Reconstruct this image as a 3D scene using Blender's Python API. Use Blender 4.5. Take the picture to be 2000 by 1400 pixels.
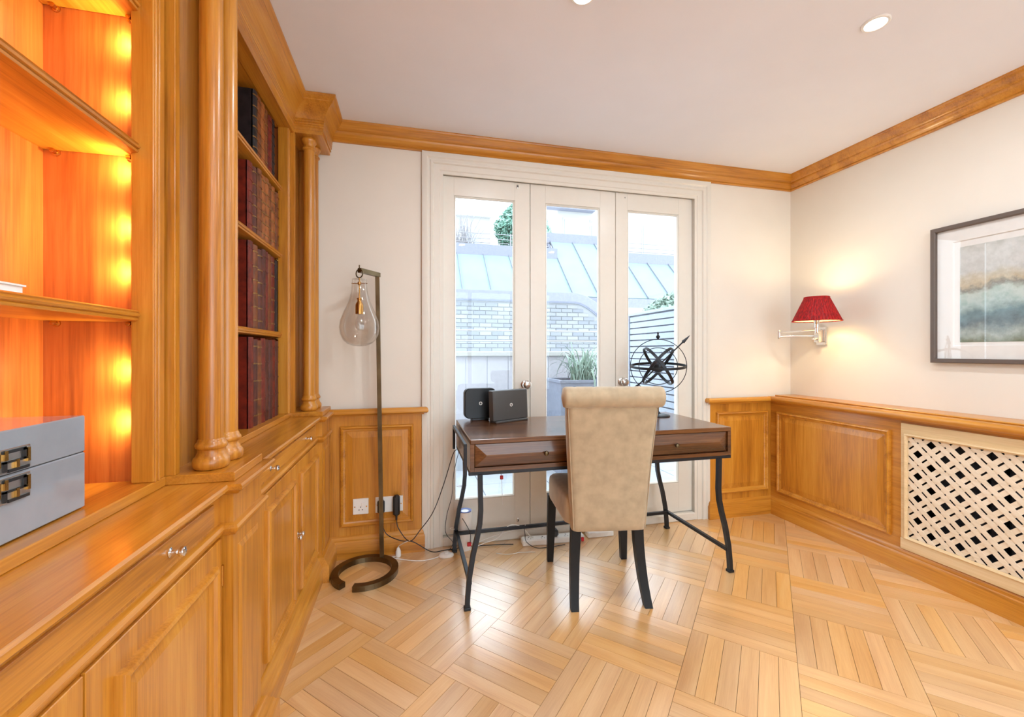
import bpy, bmesh, math, random
from mathutils import Vector, Matrix
random.seed(7)
R = math.radians
scene = bpy.context.scene
col = scene.collection
for _o in list(bpy.data.objects): bpy.data.objects.remove(_o)

# ------------------------------------------------------------------ camera, world, light, exposure
TH = math.atan2(200, 825)                 # yaw to the right of the room's long axis
cam_d = bpy.data.cameras.new('camera')
cam = bpy.data.objects.new('camera', cam_d); col.objects.link(cam)
cam_d.sensor_width = 36; cam_d.lens = 36 * 825 / 2000; cam_d.shift_y = -13 / 2000
cam_d.clip_start = .02; cam_d.clip_end = 200
cam.location = (0, 0, 1.15); cam.rotation_euler = (R(90), 0, -TH)
scene.camera = cam

world = bpy.data.worlds.new('overcast_sky'); scene.world = world; world.use_nodes = True
_bg = world.node_tree.nodes['Background']
_bg.inputs['Color'].default_value = (.82, .92, 1, 1); _bg.inputs['Strength'].default_value = 5.6

vs = scene.view_settings
vs.view_transform = 'Standard'; vs.look = 'None'; vs.gamma = 1; vs.use_curve_mapping = False
vs.exposure = 0.0
DOWN_W = 9           # watts of each ceiling downlight
LED_W = .5           # watts of each shelf spot
SCONCE_W = 5.2

# ------------------------------------------------------------------ materials
def srgb(r, g, b):
    f = lambda c: (c/12.92 if c <= .04045 else ((c+.055)/1.055)**2.4)
    return (f(r/255), f(g/255), f(b/255), 1)

class NT:
    def __init__(s, name):
        s.m = bpy.data.materials.new(name); s.m.use_nodes = True
        s.t = s.m.node_tree; s.n = s.t.nodes; s.p = s.n['Principled BSDF']; s.out = s.n['Material Output']
    def add(s, typ, **kw):
        n = s.n.new(typ)
        for k, v in kw.items():
            if k.startswith('i_'): n.inputs[k[2:].replace('_', ' ')].default_value = v
            else: setattr(n, k, v)
        return n
    def lk(s, a, b): s.t.links.new(a, b)

def ramp(nt, fac, stops):
    r = nt.add('ShaderNodeValToRGB'); e = r.color_ramp.elements
    e[0].position, e[0].color = stops[0]; e[1].position, e[1].color = stops[-1]
    for p, c in stops[1:-1]:
        x = e.new(p); x.color = c
    nt.lk(fac, r.inputs['Fac']); return r.outputs['Color']

def bump(nt, h, strength, dist=.002):
    b = nt.add('ShaderNodeBump'); b.inputs['Strength'].default_value = strength; b.inputs['Distance'].default_value = dist
    nt.lk(h, b.inputs['Height']); nt.lk(b.outputs['Normal'], nt.p.inputs['Normal'])

def plain(name, c, rough=.5, metal=0, coat=0, spec=.5, noise=0, nscale=30, bmp=0, sheen=0):
    nt = NT(name); p = nt.p
    p.inputs['Base Color'].default_value = c; p.inputs['Roughness'].default_value = rough
    p.inputs['Metallic'].default_value = metal; p.inputs['Coat Weight'].default_value = coat
    p.inputs['Specular IOR Level'].default_value = spec; p.inputs['Sheen Weight'].default_value = sheen
    tc = nt.add('ShaderNodeTexCoord'); nz = nt.add('ShaderNodeTexNoise', i_Scale=nscale, i_Detail=4.)
    nt.lk(tc.outputs['Object'], nz.inputs['Vector'])
    k = noise or .03
    d = tuple(x*(1-k) for x in c[:3])+(1,); l = tuple(min(1, x*(1+k)) for x in c[:3])+(1,)
    nt.lk(ramp(nt, nz.outputs['Fac'], [(.3, d), (.7, l)]), p.inputs['Base Color'])
    if bmp: bump(nt, nz.outputs['Fac'], bmp)
    return nt.m

def wood(name, axis, dark, mid, light, rough=.34, coat=.4, scale=1.0, fig=1.0, uv=False, cior=1.5, crough=.18):
    nt = NT(name); p = nt.p
    tc = nt.add('ShaderNodeTexCoord')
    vec = tc.outputs['UV' if uv else 'Object']
    if uv:
        oi = nt.add('ShaderNodeObjectInfo'); ge = nt.add('ShaderNodeNewGeometry')
        sm = nt.add('ShaderNodeMath', operation='ADD'); nt.lk(oi.outputs['Random'], sm.inputs[0]); nt.lk(ge.outputs['Random Per Island'], sm.inputs[1])
        fr = nt.add('ShaderNodeMath', operation='FRACT'); nt.lk(sm.outputs[0], fr.inputs[0])
        ml = nt.add('ShaderNodeMath', operation='MULTIPLY'); nt.lk(fr.outputs[0], ml.inputs[0]); ml.inputs[1].default_value = 37
        ad = nt.add('ShaderNodeVectorMath', operation='ADD'); nt.lk(vec, ad.inputs[0]); nt.lk(ml.outputs[0], ad.inputs[1]); vec = ad.outputs[0]
    s = [14*scale]*3; s['xyz'.index(axis)] = 1.1*scale
    mp = nt.add('ShaderNodeMapping'); mp.inputs['Scale'].default_value = s; nt.lk(vec, mp.inputs['Vector'])
    n1 = nt.add('ShaderNodeTexNoise', i_Scale=1.0, i_Detail=5., i_Roughness=.6, i_Distortion=.8*fig); nt.lk(mp.outputs[0], n1.inputs['Vector'])
    s2 = [170*scale]*3; s2['xyz'.index(axis)] = 5*scale
    mp2 = nt.add('ShaderNodeMapping'); mp2.inputs['Scale'].default_value = s2; nt.lk(vec, mp2.inputs['Vector'])
    n2 = nt.add('ShaderNodeTexNoise', i_Scale=1.0, i_Detail=3., i_Roughness=.7); nt.lk(mp2.outputs[0], n2.inputs['Vector'])
    mx = nt.add('ShaderNodeMix', data_type='FLOAT'); mx.inputs[0].default_value = .38
    nt.lk(n1.outputs['Fac'], mx.inputs[2]); nt.lk(n2.outputs['Fac'], mx.inputs[3])
    c = ramp(nt, mx.outputs[0], [(.32, dark), (.5, mid), (.68, light)])
    if uv:
        hs = nt.add('ShaderNodeHueSaturation'); nt.lk(c, hs.inputs['Color'])
        mr = nt.add('ShaderNodeMapRange'); nt.lk(fr.outputs[0], mr.inputs[0]); mr.inputs[3].default_value = .86; mr.inputs[4].default_value = 1.08
        nt.lk(mr.outputs[0], hs.inputs['Value'])
        f2 = nt.add('ShaderNodeMath', operation='MULTIPLY'); nt.lk(fr.outputs[0], f2.inputs[0]); f2.inputs[1].default_value = 7.31
        f3 = nt.add('ShaderNodeMath', operation='FRACT'); nt.lk(f2.outputs[0], f3.inputs[0])
        mr2 = nt.add('ShaderNodeMapRange'); nt.lk(f3.outputs[0], mr2.inputs[0]); mr2.inputs[3].default_value = .9; mr2.inputs[4].default_value = 1.12
        nt.lk(mr2.outputs[0], hs.inputs['Saturation']); c = hs.outputs['Color']
    nt.lk(c, p.inputs['Base Color'])
    p.inputs['Roughness'].default_value = rough; p.inputs['Coat Weight'].default_value = coat; p.inputs['Coat Roughness'].default_value = crough; p.inputs['Coat IOR'].default_value = cior
    bump(nt, mx.outputs[0], .05, .001)
    return nt.m

oak_c = (srgb(154, 92, 20), srgb(198, 130, 38), srgb(216, 154, 58))
OZ, OY, OX = (wood('oak_grain_'+a, a, *oak_c) for a in 'zyx')
FLOORW = wood('parquet_oak', 'x', srgb(206, 152, 92), srgb(225, 178, 118), srgb(237, 197, 142), rough=.35, coat=1, scale=1.6, uv=True, cior=2.6, crough=.28)
VENEER = wood('cherry_veneer_z', 'z', srgb(132, 62, 22), srgb(184, 100, 40), srgb(204, 124, 58), rough=.4, coat=.15, scale=.7, fig=2.2)
ROUGHOAK = wood('lattice_oak_y', 'y', srgb(222, 202, 174), srgb(236, 220, 196), srgb(244, 231, 212), rough=.5, coat=.05)
DAYLITOAK = wood('daylit_oak_frame', 'y', srgb(206, 176, 128), srgb(224, 196, 150), srgb(234, 210, 170), rough=.4, coat=.1)  # oak with the paling of daylight put into its base colours
WALNUT = wood('dark_stained_wood', 'x', srgb(50, 29, 16), srgb(92, 55, 28), srgb(128, 84, 46), rough=.26, coat=.45, scale=.8)
WALL = plain('cream_wall_paint', srgb(233, 227, 216), .7, noise=.012, nscale=6)
CEIL = plain('white_ceiling_paint', srgb(236, 236, 242), .8, noise=.01, nscale=5)
GLOSSW = plain('cream_gloss_paint', srgb(228, 224, 214), .3, noise=.01)
UNDER = plain('dark_floor_base', srgb(96, 62, 32), .8)
CHROME = plain('polished_chrome', (.8, .8, .8, 1), .12, 1)
NICKEL = plain('satin_nickel', (.62, .6, .57, 1), .28, 1)
BRONZE = plain('antique_brass', srgb(104, 90, 68), .3, 1, noise=.25, nscale=14)
BRASS = plain('brass', srgb(196, 150, 80), .25, 1, noise=.08)
STEEL = plain('blackened_steel', srgb(44, 47, 52), .42, .6, noise=.12, nscale=20)
BLACKW = plain('black_painted_wood', srgb(18, 17, 17), .5, spec=.3)
BLACKP = plain('black_plastic', srgb(26, 29, 33), .4)
GREYP = plain('dark_grey_plastic', srgb(72, 73, 74), .38)
WHITEP = plain('white_plastic', srgb(236, 234, 230), .35)
BLUEP = plain('blue_plastic', srgb(40, 66, 140), .4)
REDP = plain('red_plastic', srgb(196, 24, 40), .4)
SUEDE = plain('beige_suede', srgb(180, 162, 133), .85, noise=.13, nscale=22, bmp=.15, sheen=.4)
FRAMEB = plain('taupe_picture_frame', srgb(96, 84, 76), .45)
MATB = plain('white_mat_board', srgb(238, 236, 232), .8)
LACQ = plain('silver_grey_lacquer', srgb(150, 157, 166), .12, coat=.6)
CAVSHADE = plain('cavity_shade', srgb(20, 19, 18), .9)
RADI = plain('radiator_enamel', srgb(46, 48, 56), .5)
PAPER = plain('aged_page_edges', srgb(206, 184, 142), .8, noise=.1, nscale=120)
LEAD = plain('lead_flashing', srgb(114, 116, 130), .6, noise=.08)
COPPER = plain('verdigris_roof', srgb(116, 137, 138), .6, noise=.05, nscale=3)
RAILM = plain('painted_railing', srgb(148, 149, 151), .5)
BOARDW = plain('weathered_lilac_boards', srgb(168, 166, 173), .7, noise=.05)
FENCEM = plain('grey_blue_fence', srgb(142, 149, 159), .7, noise=.06)
PAVE = plain('pale_paving', srgb(155, 159, 166), .7, noise=.06, nscale=9)
RENDERW = plain('pale_render', srgb(161, 160, 158), .8)
PLANTERM = plain('grey_planter', srgb(114, 119, 133), .7, noise=.08)
LEAFD = plain('conifer_green', srgb(127, 166, 150), .6, noise=.3, nscale=9)
LEAFL = plain('strap_leaf_green', srgb(129, 150, 136), .5, noise=.25, nscale=12)
TWIG = plain('bare_twig', srgb(138, 135, 138), .8)
DGLASS = plain('far_window_glass', srgb(142, 146, 151), .2)

def brick_mat():
    nt = NT('stock_brick'); oi = nt.add('ShaderNodeObjectInfo')
    nt.lk(ramp(nt, oi.outputs['Random'], [(0, srgb(107, 111, 118)), (.5, srgb(118, 121, 125)), (1, srgb(128, 129, 131))]), nt.p.inputs['Base Color'])
    nt.p.inputs['Roughness'].default_value = .85
    tc = nt.add('ShaderNodeTexCoord'); nz = nt.add('ShaderNodeTexNoise', i_Scale=60.); nt.lk(tc.outputs['Object'], nz.inputs['Vector']); bump(nt, nz.outputs['Fac'], .4, .004)
    return nt.m
BRICK = brick_mat()
MORTAR = plain('mortar', srgb(129, 131, 134), .9)

def leather(name, c):
    nt = NT(name); tc = nt.add('ShaderNodeTexCoord'); nz = nt.add('ShaderNodeTexNoise', i_Scale=35., i_Detail=6.)
    nt.lk(tc.outputs['Object'], nz.inputs['Vector'])
    d = tuple(x*.55 for x in c[:3])+(1,); l = tuple(min(1, x*1.35) for x in c[:3])+(1,)
    nt.lk(ramp(nt, nz.outputs['Fac'], [(.32, d), (.5, c), (.72, l)]), nt.p.inputs['Base Color'])
    nt.p.inputs['Roughness'].default_value = .5; nt.p.inputs['Coat Weight'].default_value = .05; nt.p.inputs['Specular IOR Level'].default_value = .3
    bump(nt, nz.outputs['Fac'], .25)
    return nt.m
LEATH = {'dark red': leather('oxblood_leather', srgb(108, 32, 16)), 'brown': leather('brown_leather', srgb(118, 64, 28)),
         'black': leather('black_leather', srgb(34, 31, 34)), 'tan': leather('tan_leather', srgb(150, 86, 38)),
         'plum': leather('plum_leather', srgb(86, 40, 30))}
GILT = plain('gilt_tooling', srgb(140, 104, 58), .35, .8, noise=.3, nscale=200)

def emit(name, c, s):
    nt = NT(name); nt.p.inputs['Base Color'].default_value = c
    nt.p.inputs['Emission Color'].default_value = c; nt.p.inputs['Emission Strength'].default_value = s
    return nt.m
EM_DOWN = emit('downlight_lamp', (1, .93, .82, 1), 14)
EM_LED = emit('shelf_spot_lamp', (1, .7, .32, 1), 8)
EM_BULB = emit('sconce_bulb', (1, .82, .5, 1), 8)

def glass(name, tint=(1, 1, 1, 1), refl=1.0, rough=.0):
    nt = NT(name); nt.n.remove(nt.p)
    tr = nt.add('ShaderNodeBsdfTransparent'); tr.inputs['Color'].default_value = tint
    gl = nt.add('ShaderNodeBsdfGlossy'); gl.inputs['Roughness'].default_value = rough
    lw = nt.add('ShaderNodeLayerWeight'); lw.inputs['Blend'].default_value = .5
    pw = nt.add('ShaderNodeMath', operation='POWER'); nt.lk(lw.outputs['Facing'], pw.inputs[0]); pw.inputs[1].default_value = 4.
    m = nt.add('ShaderNodeMath', operation='MULTIPLY_ADD'); m.inputs[1].default_value = .6*refl; m.inputs[2].default_value = .045*refl; nt.lk(pw.outputs[0], m.inputs[0])
    mx = nt.add('ShaderNodeMixShader'); nt.lk(m.outputs[0], mx.inputs[0]); nt.lk(tr.outputs[0], mx.inputs[1]); nt.lk(gl.outputs[0], mx.inputs[2])
    nt.lk(mx.outputs[0], nt.out.inputs['Surface']); return nt.m
PANE = glass('clear_pane', (.97, .99, 1, 1), .45)
BULBG = glass('bulb_glass', (.99, .985, .975, 1), 1.0)
PICG = glass('picture_glass', (.98, .98, .98, 1), .6)

def shade_mat():
    nt = NT('red_pleated_silk'); tc = nt.add('ShaderNodeTexCoord')
    mp = nt.add('ShaderNodeMapping'); mp.inputs['Scale'].default_value = (150,150,4); nt.lk(tc.outputs['Object'], mp.inputs['Vector'])
    nz = nt.add('ShaderNodeTexNoise', i_Scale=1., i_Detail=2.); nt.lk(mp.outputs[0], nz.inputs['Vector'])
    c = ramp(nt, nz.outputs['Fac'], [(.34, srgb(140, 8, 18)), (.66, srgb(214, 26, 28))])
    nt.lk(c, nt.p.inputs['Base Color']); nt.p.inputs['Roughness'].default_value = .55
    tl = nt.add('ShaderNodeBsdfTranslucent'); nt.lk(c, tl.inputs['Color'])
    mx = nt.add('ShaderNodeMixShader'); mx.inputs[0].default_value = .35
    nt.lk(nt.p.outputs[0], mx.inputs[1]); nt.lk(tl.outputs[0], mx.inputs[2]); nt.lk(mx.outputs[0], nt.out.inputs['Surface'])
    return nt.m
SHADE = shade_mat()
LINING = plain('cream_shade_lining', srgb(244, 224, 180), .7)

def art_mat():
    """abstract landscape: pale sky, ochre glow, blue-grey shore; flat print in the plane's own coordinates (y across, z up)"""
    nt = NT('abstract_landscape_print'); tc = nt.add('ShaderNodeTexCoord'); sp = nt.add('ShaderNodeSeparateXYZ')
    nt.lk(tc.outputs['Object'], sp.inputs[0])
    nz = nt.add('ShaderNodeTexNoise', i_Scale=7., i_Detail=8., i_Roughness=.65); nt.lk(tc.outputs['Object'], nz.inputs['Vector'])
    n2 = nt.add('ShaderNodeTexNoise', i_Scale=26., i_Detail=6., i_Roughness=.7); nt.lk(tc.outputs['Object'], n2.inputs['Vector'])
    a = nt.add('ShaderNodeMath', operation='MULTIPLY_ADD'); nt.lk(nz.outputs['Fac'], a.inputs[0]); a.inputs[1].default_value = .16; nt.lk(sp.outputs[2], a.inputs[2])
    mr = nt.add('ShaderNodeMapRange'); nt.lk(a.outputs[0], mr.inputs[0]); mr.inputs[1].default_value = 1.28; mr.inputs[2].default_value = 1.82
    base = ramp(nt, mr.outputs[0], [(0, srgb(120, 132, 110)), (.08, srgb(176, 190, 186)), (.17, srgb(112, 132, 140)), (.25, srgb(120, 150, 158)),
        (.33, srgb(182, 204, 202)), (.46, srgb(196, 212, 206)), (.5, srgb(150, 150, 142)), (.53, srgb(206, 196, 170)), (.64, srgb(208, 210, 208)), (.82, srgb(216, 218, 216)), (1, srgb(190, 194, 186))])
    mx = nt.add('ShaderNodeMix', data_type='RGBA', blend_type='OVERLAY'); mx.inputs[0].default_value = .45
    nt.lk(base, mx.inputs[6])
    nt.lk(ramp(nt, n2.outputs['Fac'], [(.35, (.22, .22, .22, 1)), (.6, (.62, .62, .62, 1))]), mx.inputs[7])
    nt.lk(mx.outputs[2], nt.p.inputs['Base Color']); nt.p.inputs['Roughness'].default_value = .7
    return nt.m
ART = art_mat()

# ------------------------------------------------------------------ mesh builder
P_PLAN = lambda a, b, h: (a, b, h)
def P_XP(x0): return lambda a, b, h: (x0 + h, a, b)       # face looking +X, a=Y b=Z
def P_XM(x0): return lambda a, b, h: (x0 - h, a, b)       # face looking -X
def P_YM(y0): return lambda a, b, h: (a, y0 - h, b)       # face looking -Y, a=X b=Z
def P_YP(y0): return lambda a, b, h: (a, y0 + h, b)

class MB:
    def __init__(s): s.v = []; s.f = []
    def quadbox(s, p):            # 8 corner points, bottom 4 then top 4
        k = len(s.v); s.v += [tuple(q) for q in p]
        for f in ((0,3,2,1),(4,5,6,7),(0,1,5,4),(1,2,6,5),(2,3,7,6),(3,0,4,7)): s.f.append(tuple(k+i for i in f))
        return s
    def box(s, x0, x1, y0, y1, z0, z1, b=0):
        x0, x1 = min(x0,x1), max(x0,x1); y0, y1 = min(y0,y1), max(y0,y1); z0, z1 = min(z0,z1), max(z0,z1)
        if b <= 0:
            return s.quadbox([(x0,y0,z0),(x1,y0,z0),(x1,y1,z0),(x0,y1,z0),(x0,y0,z1),(x1,y0,z1),(x1,y1,z1),(x0,y1,z1)])
        b = min(b, (x1-x0)*.45, (y1-y0)*.45, (z1-z0)*.45)
        lo = (x0,y0,z0); hi = (x1,y1,z1); k = len(s.v); ix = {}
        for sx in (0,1):
            for sy in (0,1):
                for sz in (0,1):
                    sg = (sx,sy,sz)
                    for ax in range(3):
                        c = []
                        for d in range(3):
                            e = hi[d] if sg[d] else lo[d]
                            c.append(e if d == ax else (e-b if sg[d] else e+b))
                        ix[sg,ax] = len(s.v); s.v.append(tuple(c))
        for ax in range(3):
            o1, o2 = [d for d in range(3) if d != ax]
            for side in (0,1):
                q = []
                for a, c in ((0,0),(1,0),(1,1),(0,1)):
                    sg = [0,0,0]; sg[ax] = side; sg[o1] = a; sg[o2] = c; q.append(ix[tuple(sg),ax])
                s.f.append(tuple(q))
        for ax in range(3):           # edges along ax
            o1, o2 = [d for d in range(3) if d != ax]
            for a in (0,1):
                for c in (0,1):
                    g0 = [0,0,0]; g1 = [0,0,0]; g1[ax] = 1
                    for g in (g0,g1): g[o1] = a; g[o2] = c
                    g0, g1 = tuple(g0), tuple(g1)
                    s.f.append((ix[g0,o1], ix[g1,o1], ix[g1,o2], ix[g0,o2]))
        for sx in (0,1):
            for sy in (0,1):
                for sz in (0,1): s.f.append(tuple(ix[(sx,sy,sz),a] for a in range(3)))
        return s
    def poly(s, pts, h0, h1, basis=P_PLAN):
        k = len(s.v); n = len(pts)
        s.v += [basis(a,b,h0) for a,b in pts] + [basis(a,b,h1) for a,b in pts]
        s.f.append(tuple(range(k+n-1, k-1, -1))); s.f.append(tuple(range(k+n, k+2*n)))
        for i in range(n): j = (i+1) % n; s.f.append((k+i, k+j, k+n+j, k+n+i))
        return s
    def sweep(s, path, prof, closed=False, i0=0, i1=None, basis=P_PLAN):
        n = len(path); i1 = n-1 if i1 is None else i1
        def nrm(a, b):
            d = (b[0]-a[0], b[1]-a[1]); l = math.hypot(*d); return (-d[1]/l, d[0]/l)
        m = []
        for i in range(n):
            pa = path[i-1] if (i > 0 or closed) else None
            pb = path[(i+1) % n] if (i < n-1 or closed) else None
            n0 = nrm(pa, path[i]) if pa else None; n1 = nrm(path[i], pb) if pb else None
            if not n0: n0 = n1
            if not n1: n1 = n0
            dt = 1 + n0[0]*n1[0] + n0[1]*n1[1]
            m.append(((n0[0]+n1[0])/dt, (n0[1]+n1[1])/dt))
        idx = list(range(n)) if closed else list(range(i0, i1+1))
        k = len(s.v); q = len(prof)
        for i in idx:
            for d, h in prof: s.v.append(basis(path[i][0]+m[i][0]*d, path[i][1]+m[i][1]*d, h))
        L = len(idx)
        for i in range(L if closed else L-1):
            j = (i+1) % L
            for a in range(q):
                b = (a+1) % q; s.f.append((k+i*q+a, k+j*q+a, k+j*q+b, k+i*q+b))
        if not closed:
            s.f.append(tuple(k+a for a in range(q))); s.f.append(tuple(k+(L-1)*q+a for a in range(q-1,-1,-1)))
        return s
    def rect_mould(s, a0, a1, b0, b1, prof, basis):
        return s.sweep([(a0,b0),(a1,b0),(a1,b1),(a0,b1)], prof, closed=True, basis=basis)
    def raised(s, a0, a1, b0, b1, h0, h1, inset, basis):
        k = len(s.v)
        for (A0,A1,B0,B1,H) in ((a0,a1,b0,b1,0),(a0,a1,b0,b1,h0),(a0+inset,a1-inset,b0+inset,b1-inset,h1)):
            s.v += [basis(A0,B0,H),basis(A1,B0,H),basis(A1,B1,H),basis(A0,B1,H)]
        s.f.append((k,k+3,k+2,k+1)); s.f.append((k+8,k+9,k+10,k+11))
        for r in (0,4):
            for i in range(4): j = (i+1) % 4; s.f.append((k+r+i,k+r+j,k+r+4+j,k+r+4+i))
        return s
    def lathe(s, prof, c=(0,0,0), seg=24, M=None, closed=False, fold=None):
        k = len(s.v); q = len(prof)
        for i in range(seg):
            t = 2*math.pi*i/seg; w = fold(t) if fold else 1
            for r, z in prof:
                p = Vector((r*w*math.cos(t), r*w*math.sin(t), z))
                if M: p = M @ p
                s.v.append((p.x+c[0], p.y+c[1], p.z+c[2]))
        for i in range(seg):
            j = (i+1) % seg
            for a in range(q if closed else q-1):
                b = (a+1) % q; s.f.append((k+i*q+a, k+j*q+a, k+j*q+b, k+i*q+b))
        if not closed:
            for e in (0, q-1):
                if prof[e][0] > 1e-5: s.f.append(tuple(k+i*q+e for i in range(seg)))
        return s
    def tube(s, pts, r, seg=8, closed=False, rect=None, up=None):
        pts = [Vector(p) for p in pts]; n = len(pts); k = len(s.v)
        rr = r if isinstance(r, (list, tuple)) else [r]*n
        t = [(pts[(i+1) % n]-pts[i-1]).normalized() if closed else (pts[min(i+1,n-1)]-pts[max(i-1,0)]).normalized() for i in range(n)]
        ref = Vector(up) if up else (Vector((0,0,1)) if abs(t[0].z) < .9 else Vector((1,0,0)))
        u = (ref - t[0]*ref.dot(t[0])).normalized()
        off = [(math.cos(2*math.pi*i/seg), math.sin(2*math.pi*i/seg)) for i in range(seg)]
        if rect: off = [(-1,-1),(1,-1),(1,1),(-1,1)]; seg = 4
        for i in range(n):
            if up: u = (Vector(up) - t[i]*Vector(up).dot(t[i])).normalized()
            else: u = (u - t[i]*u.dot(t[i])).normalized()
            v = t[i].cross(u)
            for a, b in off:
                if rect: p = pts[i] + u*a*rect[0]*rr[i] + v*b*rect[1]*rr[i]
                else: p = pts[i] + (u*a + v*b)*rr[i]
                s.v.append(tuple(p))
        for i in range(n if closed else n-1):
            j = (i+1) % n
            for a in range(seg): b = (a+1) % seg; s.f.append((k+i*seg+a, k+i*seg+b, k+j*seg+b, k+j*seg+a))
        if not closed:
            s.f.append(tuple(k+a for a in range(seg-1,-1,-1))); s.f.append(tuple(k+(n-1)*seg+a for a in range(seg)))
        return s
    def sphere(s, c, r, seg=16, rings=10, sc=(1,1,1)):
        pr = [(max(1e-6, math.sin(math.pi*i/rings))*r, -math.cos(math.pi*i/rings)*r) for i in range(rings+1)]
        return s.lathe([(a*sc[0], b*sc[2]) for a, b in pr], c, seg)
    def mesh(s, name, mat, smooth=None):
        me = bpy.data.meshes.new(name); me.from_pydata(s.v, [], s.f)
        bm = bmesh.new(); bm.from_mesh(me); bmesh.ops.remove_doubles(bm, verts=bm.verts, dist=1e-6)
        bmesh.ops.recalc_face_normals(bm, faces=bm.faces); bm.to_mesh(me); bm.free()
        if mat: me.materials.append(mat)
        if smooth is not None:
            for p in me.polygons: p.use_smooth = True
            me.set_sharp_from_angle(angle=R(smooth))
        return me

WM = {}
def link(o, parent=None, local=False, W=None):
    col.objects.link(o)
    W = W or Matrix()
    if parent:
        o.parent = parent
        if local: WM[o.name] = WM[parent.name] @ W
        else: o.matrix_parent_inverse = WM[parent.name].inverted(); WM[o.name] = W
    else: WM[o.name] = W
    return o
def tags(o, label=None, cat=None, group=None, kind=None):
    if label: o['label'] = label
    if cat: o['category'] = cat
    if group: o['group'] = group
    if kind: o['kind'] = kind
    return o
def root(name, loc, label=None, cat=None, group=None, rz=0, kind=None):
    o = bpy.data.objects.new(name, None); o.empty_display_size = .1
    o.location = loc; o.rotation_euler = (0,0,rz)
    link(o, W=Matrix.Translation(loc) @ Matrix.Rotation(rz,4,'Z')); return tags(o, label, cat, group, kind)
def part(name, mb, mat, parent, smooth=None, local=False, label=None, kind=None):
    me = mb.mesh(name, mat, smooth) if isinstance(mb, MB) else mb
    o = bpy.data.objects.new(name, me); link(o, parent, local); return tags(o, label, kind=kind)
def thing(name, mb, mat, label, cat, group=None, smooth=None, kind=None):
    o = bpy.data.objects.new(name, mb.mesh(name, mat, smooth)); link(o); return tags(o, label, cat, group, kind)
def struct(name, mb, mat, label, smooth=None):
    o = bpy.data.objects.new(name, mb.mesh(name, mat, smooth)); link(o); return tags(o, label, kind='structure')
def B(*a, **k): return MB().box(*a, **k)
def crom(pts, n=8, closed=False):
    pts = [Vector(p) for p in pts]; out = []; N = len(pts)
    for i in range(N-1):
        p0 = pts[max(i-1,0)]; p1 = pts[i]; p2 = pts[i+1]; p3 = pts[min(i+2,N-1)]
        for j in range(n):
            t = j/n; out.append(.5*((2*p1)+(p2-p0)*t+(2*p0-5*p1+4*p2-p3)*t*t+(3*p1-p0-3*p2+p3)*t**3))
    out.append(pts[-1]); return out
def area_light(name, loc, size, power, color, parent, rot=(0,0,0), spread=180):
    d = bpy.data.lights.new(name, 'AREA'); d.shape = 'DISK'; d.size = size; d.energy = power; d.color = color; d.spread = R(spread)
    o = bpy.data.objects.new(name, d); o.location = loc; o.rotation_euler = rot; link(o, parent); return o
def point_light(name, loc, r, power, color, parent):
    d = bpy.data.lights.new(name, 'POINT'); d.shadow_soft_size = r; d.energy = power; d.color = color
    o = bpy.data.objects.new(name, d); o.location = loc; link(o, parent); return o

# ------------------------------------------------------------------ room dimensions (metres)
XL, XR, YB, YF, H = -.82, 2.715, 2.53, -1.9, 2.42

# ================================================================== SETTING
floor = struct('floor', B(XL-.02, XR+.02, YF-.02, YB+.25, -.05, -.004), UNDER, 'honey oak parquet floor laid in diagonal basket-weave squares')
struct('ceiling', B(XL-.02, XR+.02, YF-.02, YB+.25, H, H+.1), CEIL, 'plain white plaster ceiling')
struct('wall_left', B(XL-.12, XL, YF, YB+.25, 0, H), WALL, 'cream wall behind the built-in bookcase')
struct('wall_right', B(XR, XR+.12, YF, YB+.25, 0, H), WALL, 'cream painted wall with the framed picture and sconce')
WX0, WX1, WZ0, WZ1 = .25, 2.45, .45, 2.2     # window behind the viewer
wf = MB(); wf.box(XL, WX0, YF-.12, YF, 0, H); wf.box(WX1, XR, YF-.12, YF, 0, H); wf.box(WX0, WX1, YF-.12, YF, 0, WZ0); wf.box(WX0, WX1, YF-.12, YF, WZ1, H)
struct('wall_front', wf, WALL, 'cream wall with a window behind the viewer')
wn = tags(root('window_1', ((WX0+WX1)/2, YF-.06, WZ0)), 'cream framed window behind the viewer', kind='structure')
part('window_frame', MB().rect_mould(WX0, WX1, WZ0, WZ1, [(0,0),(0,.05),(.05,.05),(.05,0)], P_YM(YF-.03)), GLOSSW, wn)
for _x in (WX0+(WX1-WX0)/3, WX0+(WX1-WX0)*2/3): part('mullion', B(_x-.03, _x+.03, YF-.08, YF-.03, WZ0+.05, WZ1-.05), GLOSSW, wn)
part('pane', B(WX0+.04, WX1-.04, YF-.058, YF-.054, WZ0+.04, WZ1-.04), PANE, wn)
part('window_sill', B(WX0-.05, WX1+.05, YF-.02, YF+.08, WZ0-.03, WZ0, b=.005), GLOSSW, wn)
DX0, DX1, DZ = .17, 1.92, 2.235          # door opening
wb = MB(); wb.box(XL, DX0, YB, YB+.25, 0, H); wb.box(DX1, XR, YB, YB+.25, 0, H); wb.box(DX0, DX1, YB, YB+.25, DZ, H)
struct('wall_back', wb, WALL, 'cream wall around the glazed doors')

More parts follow.
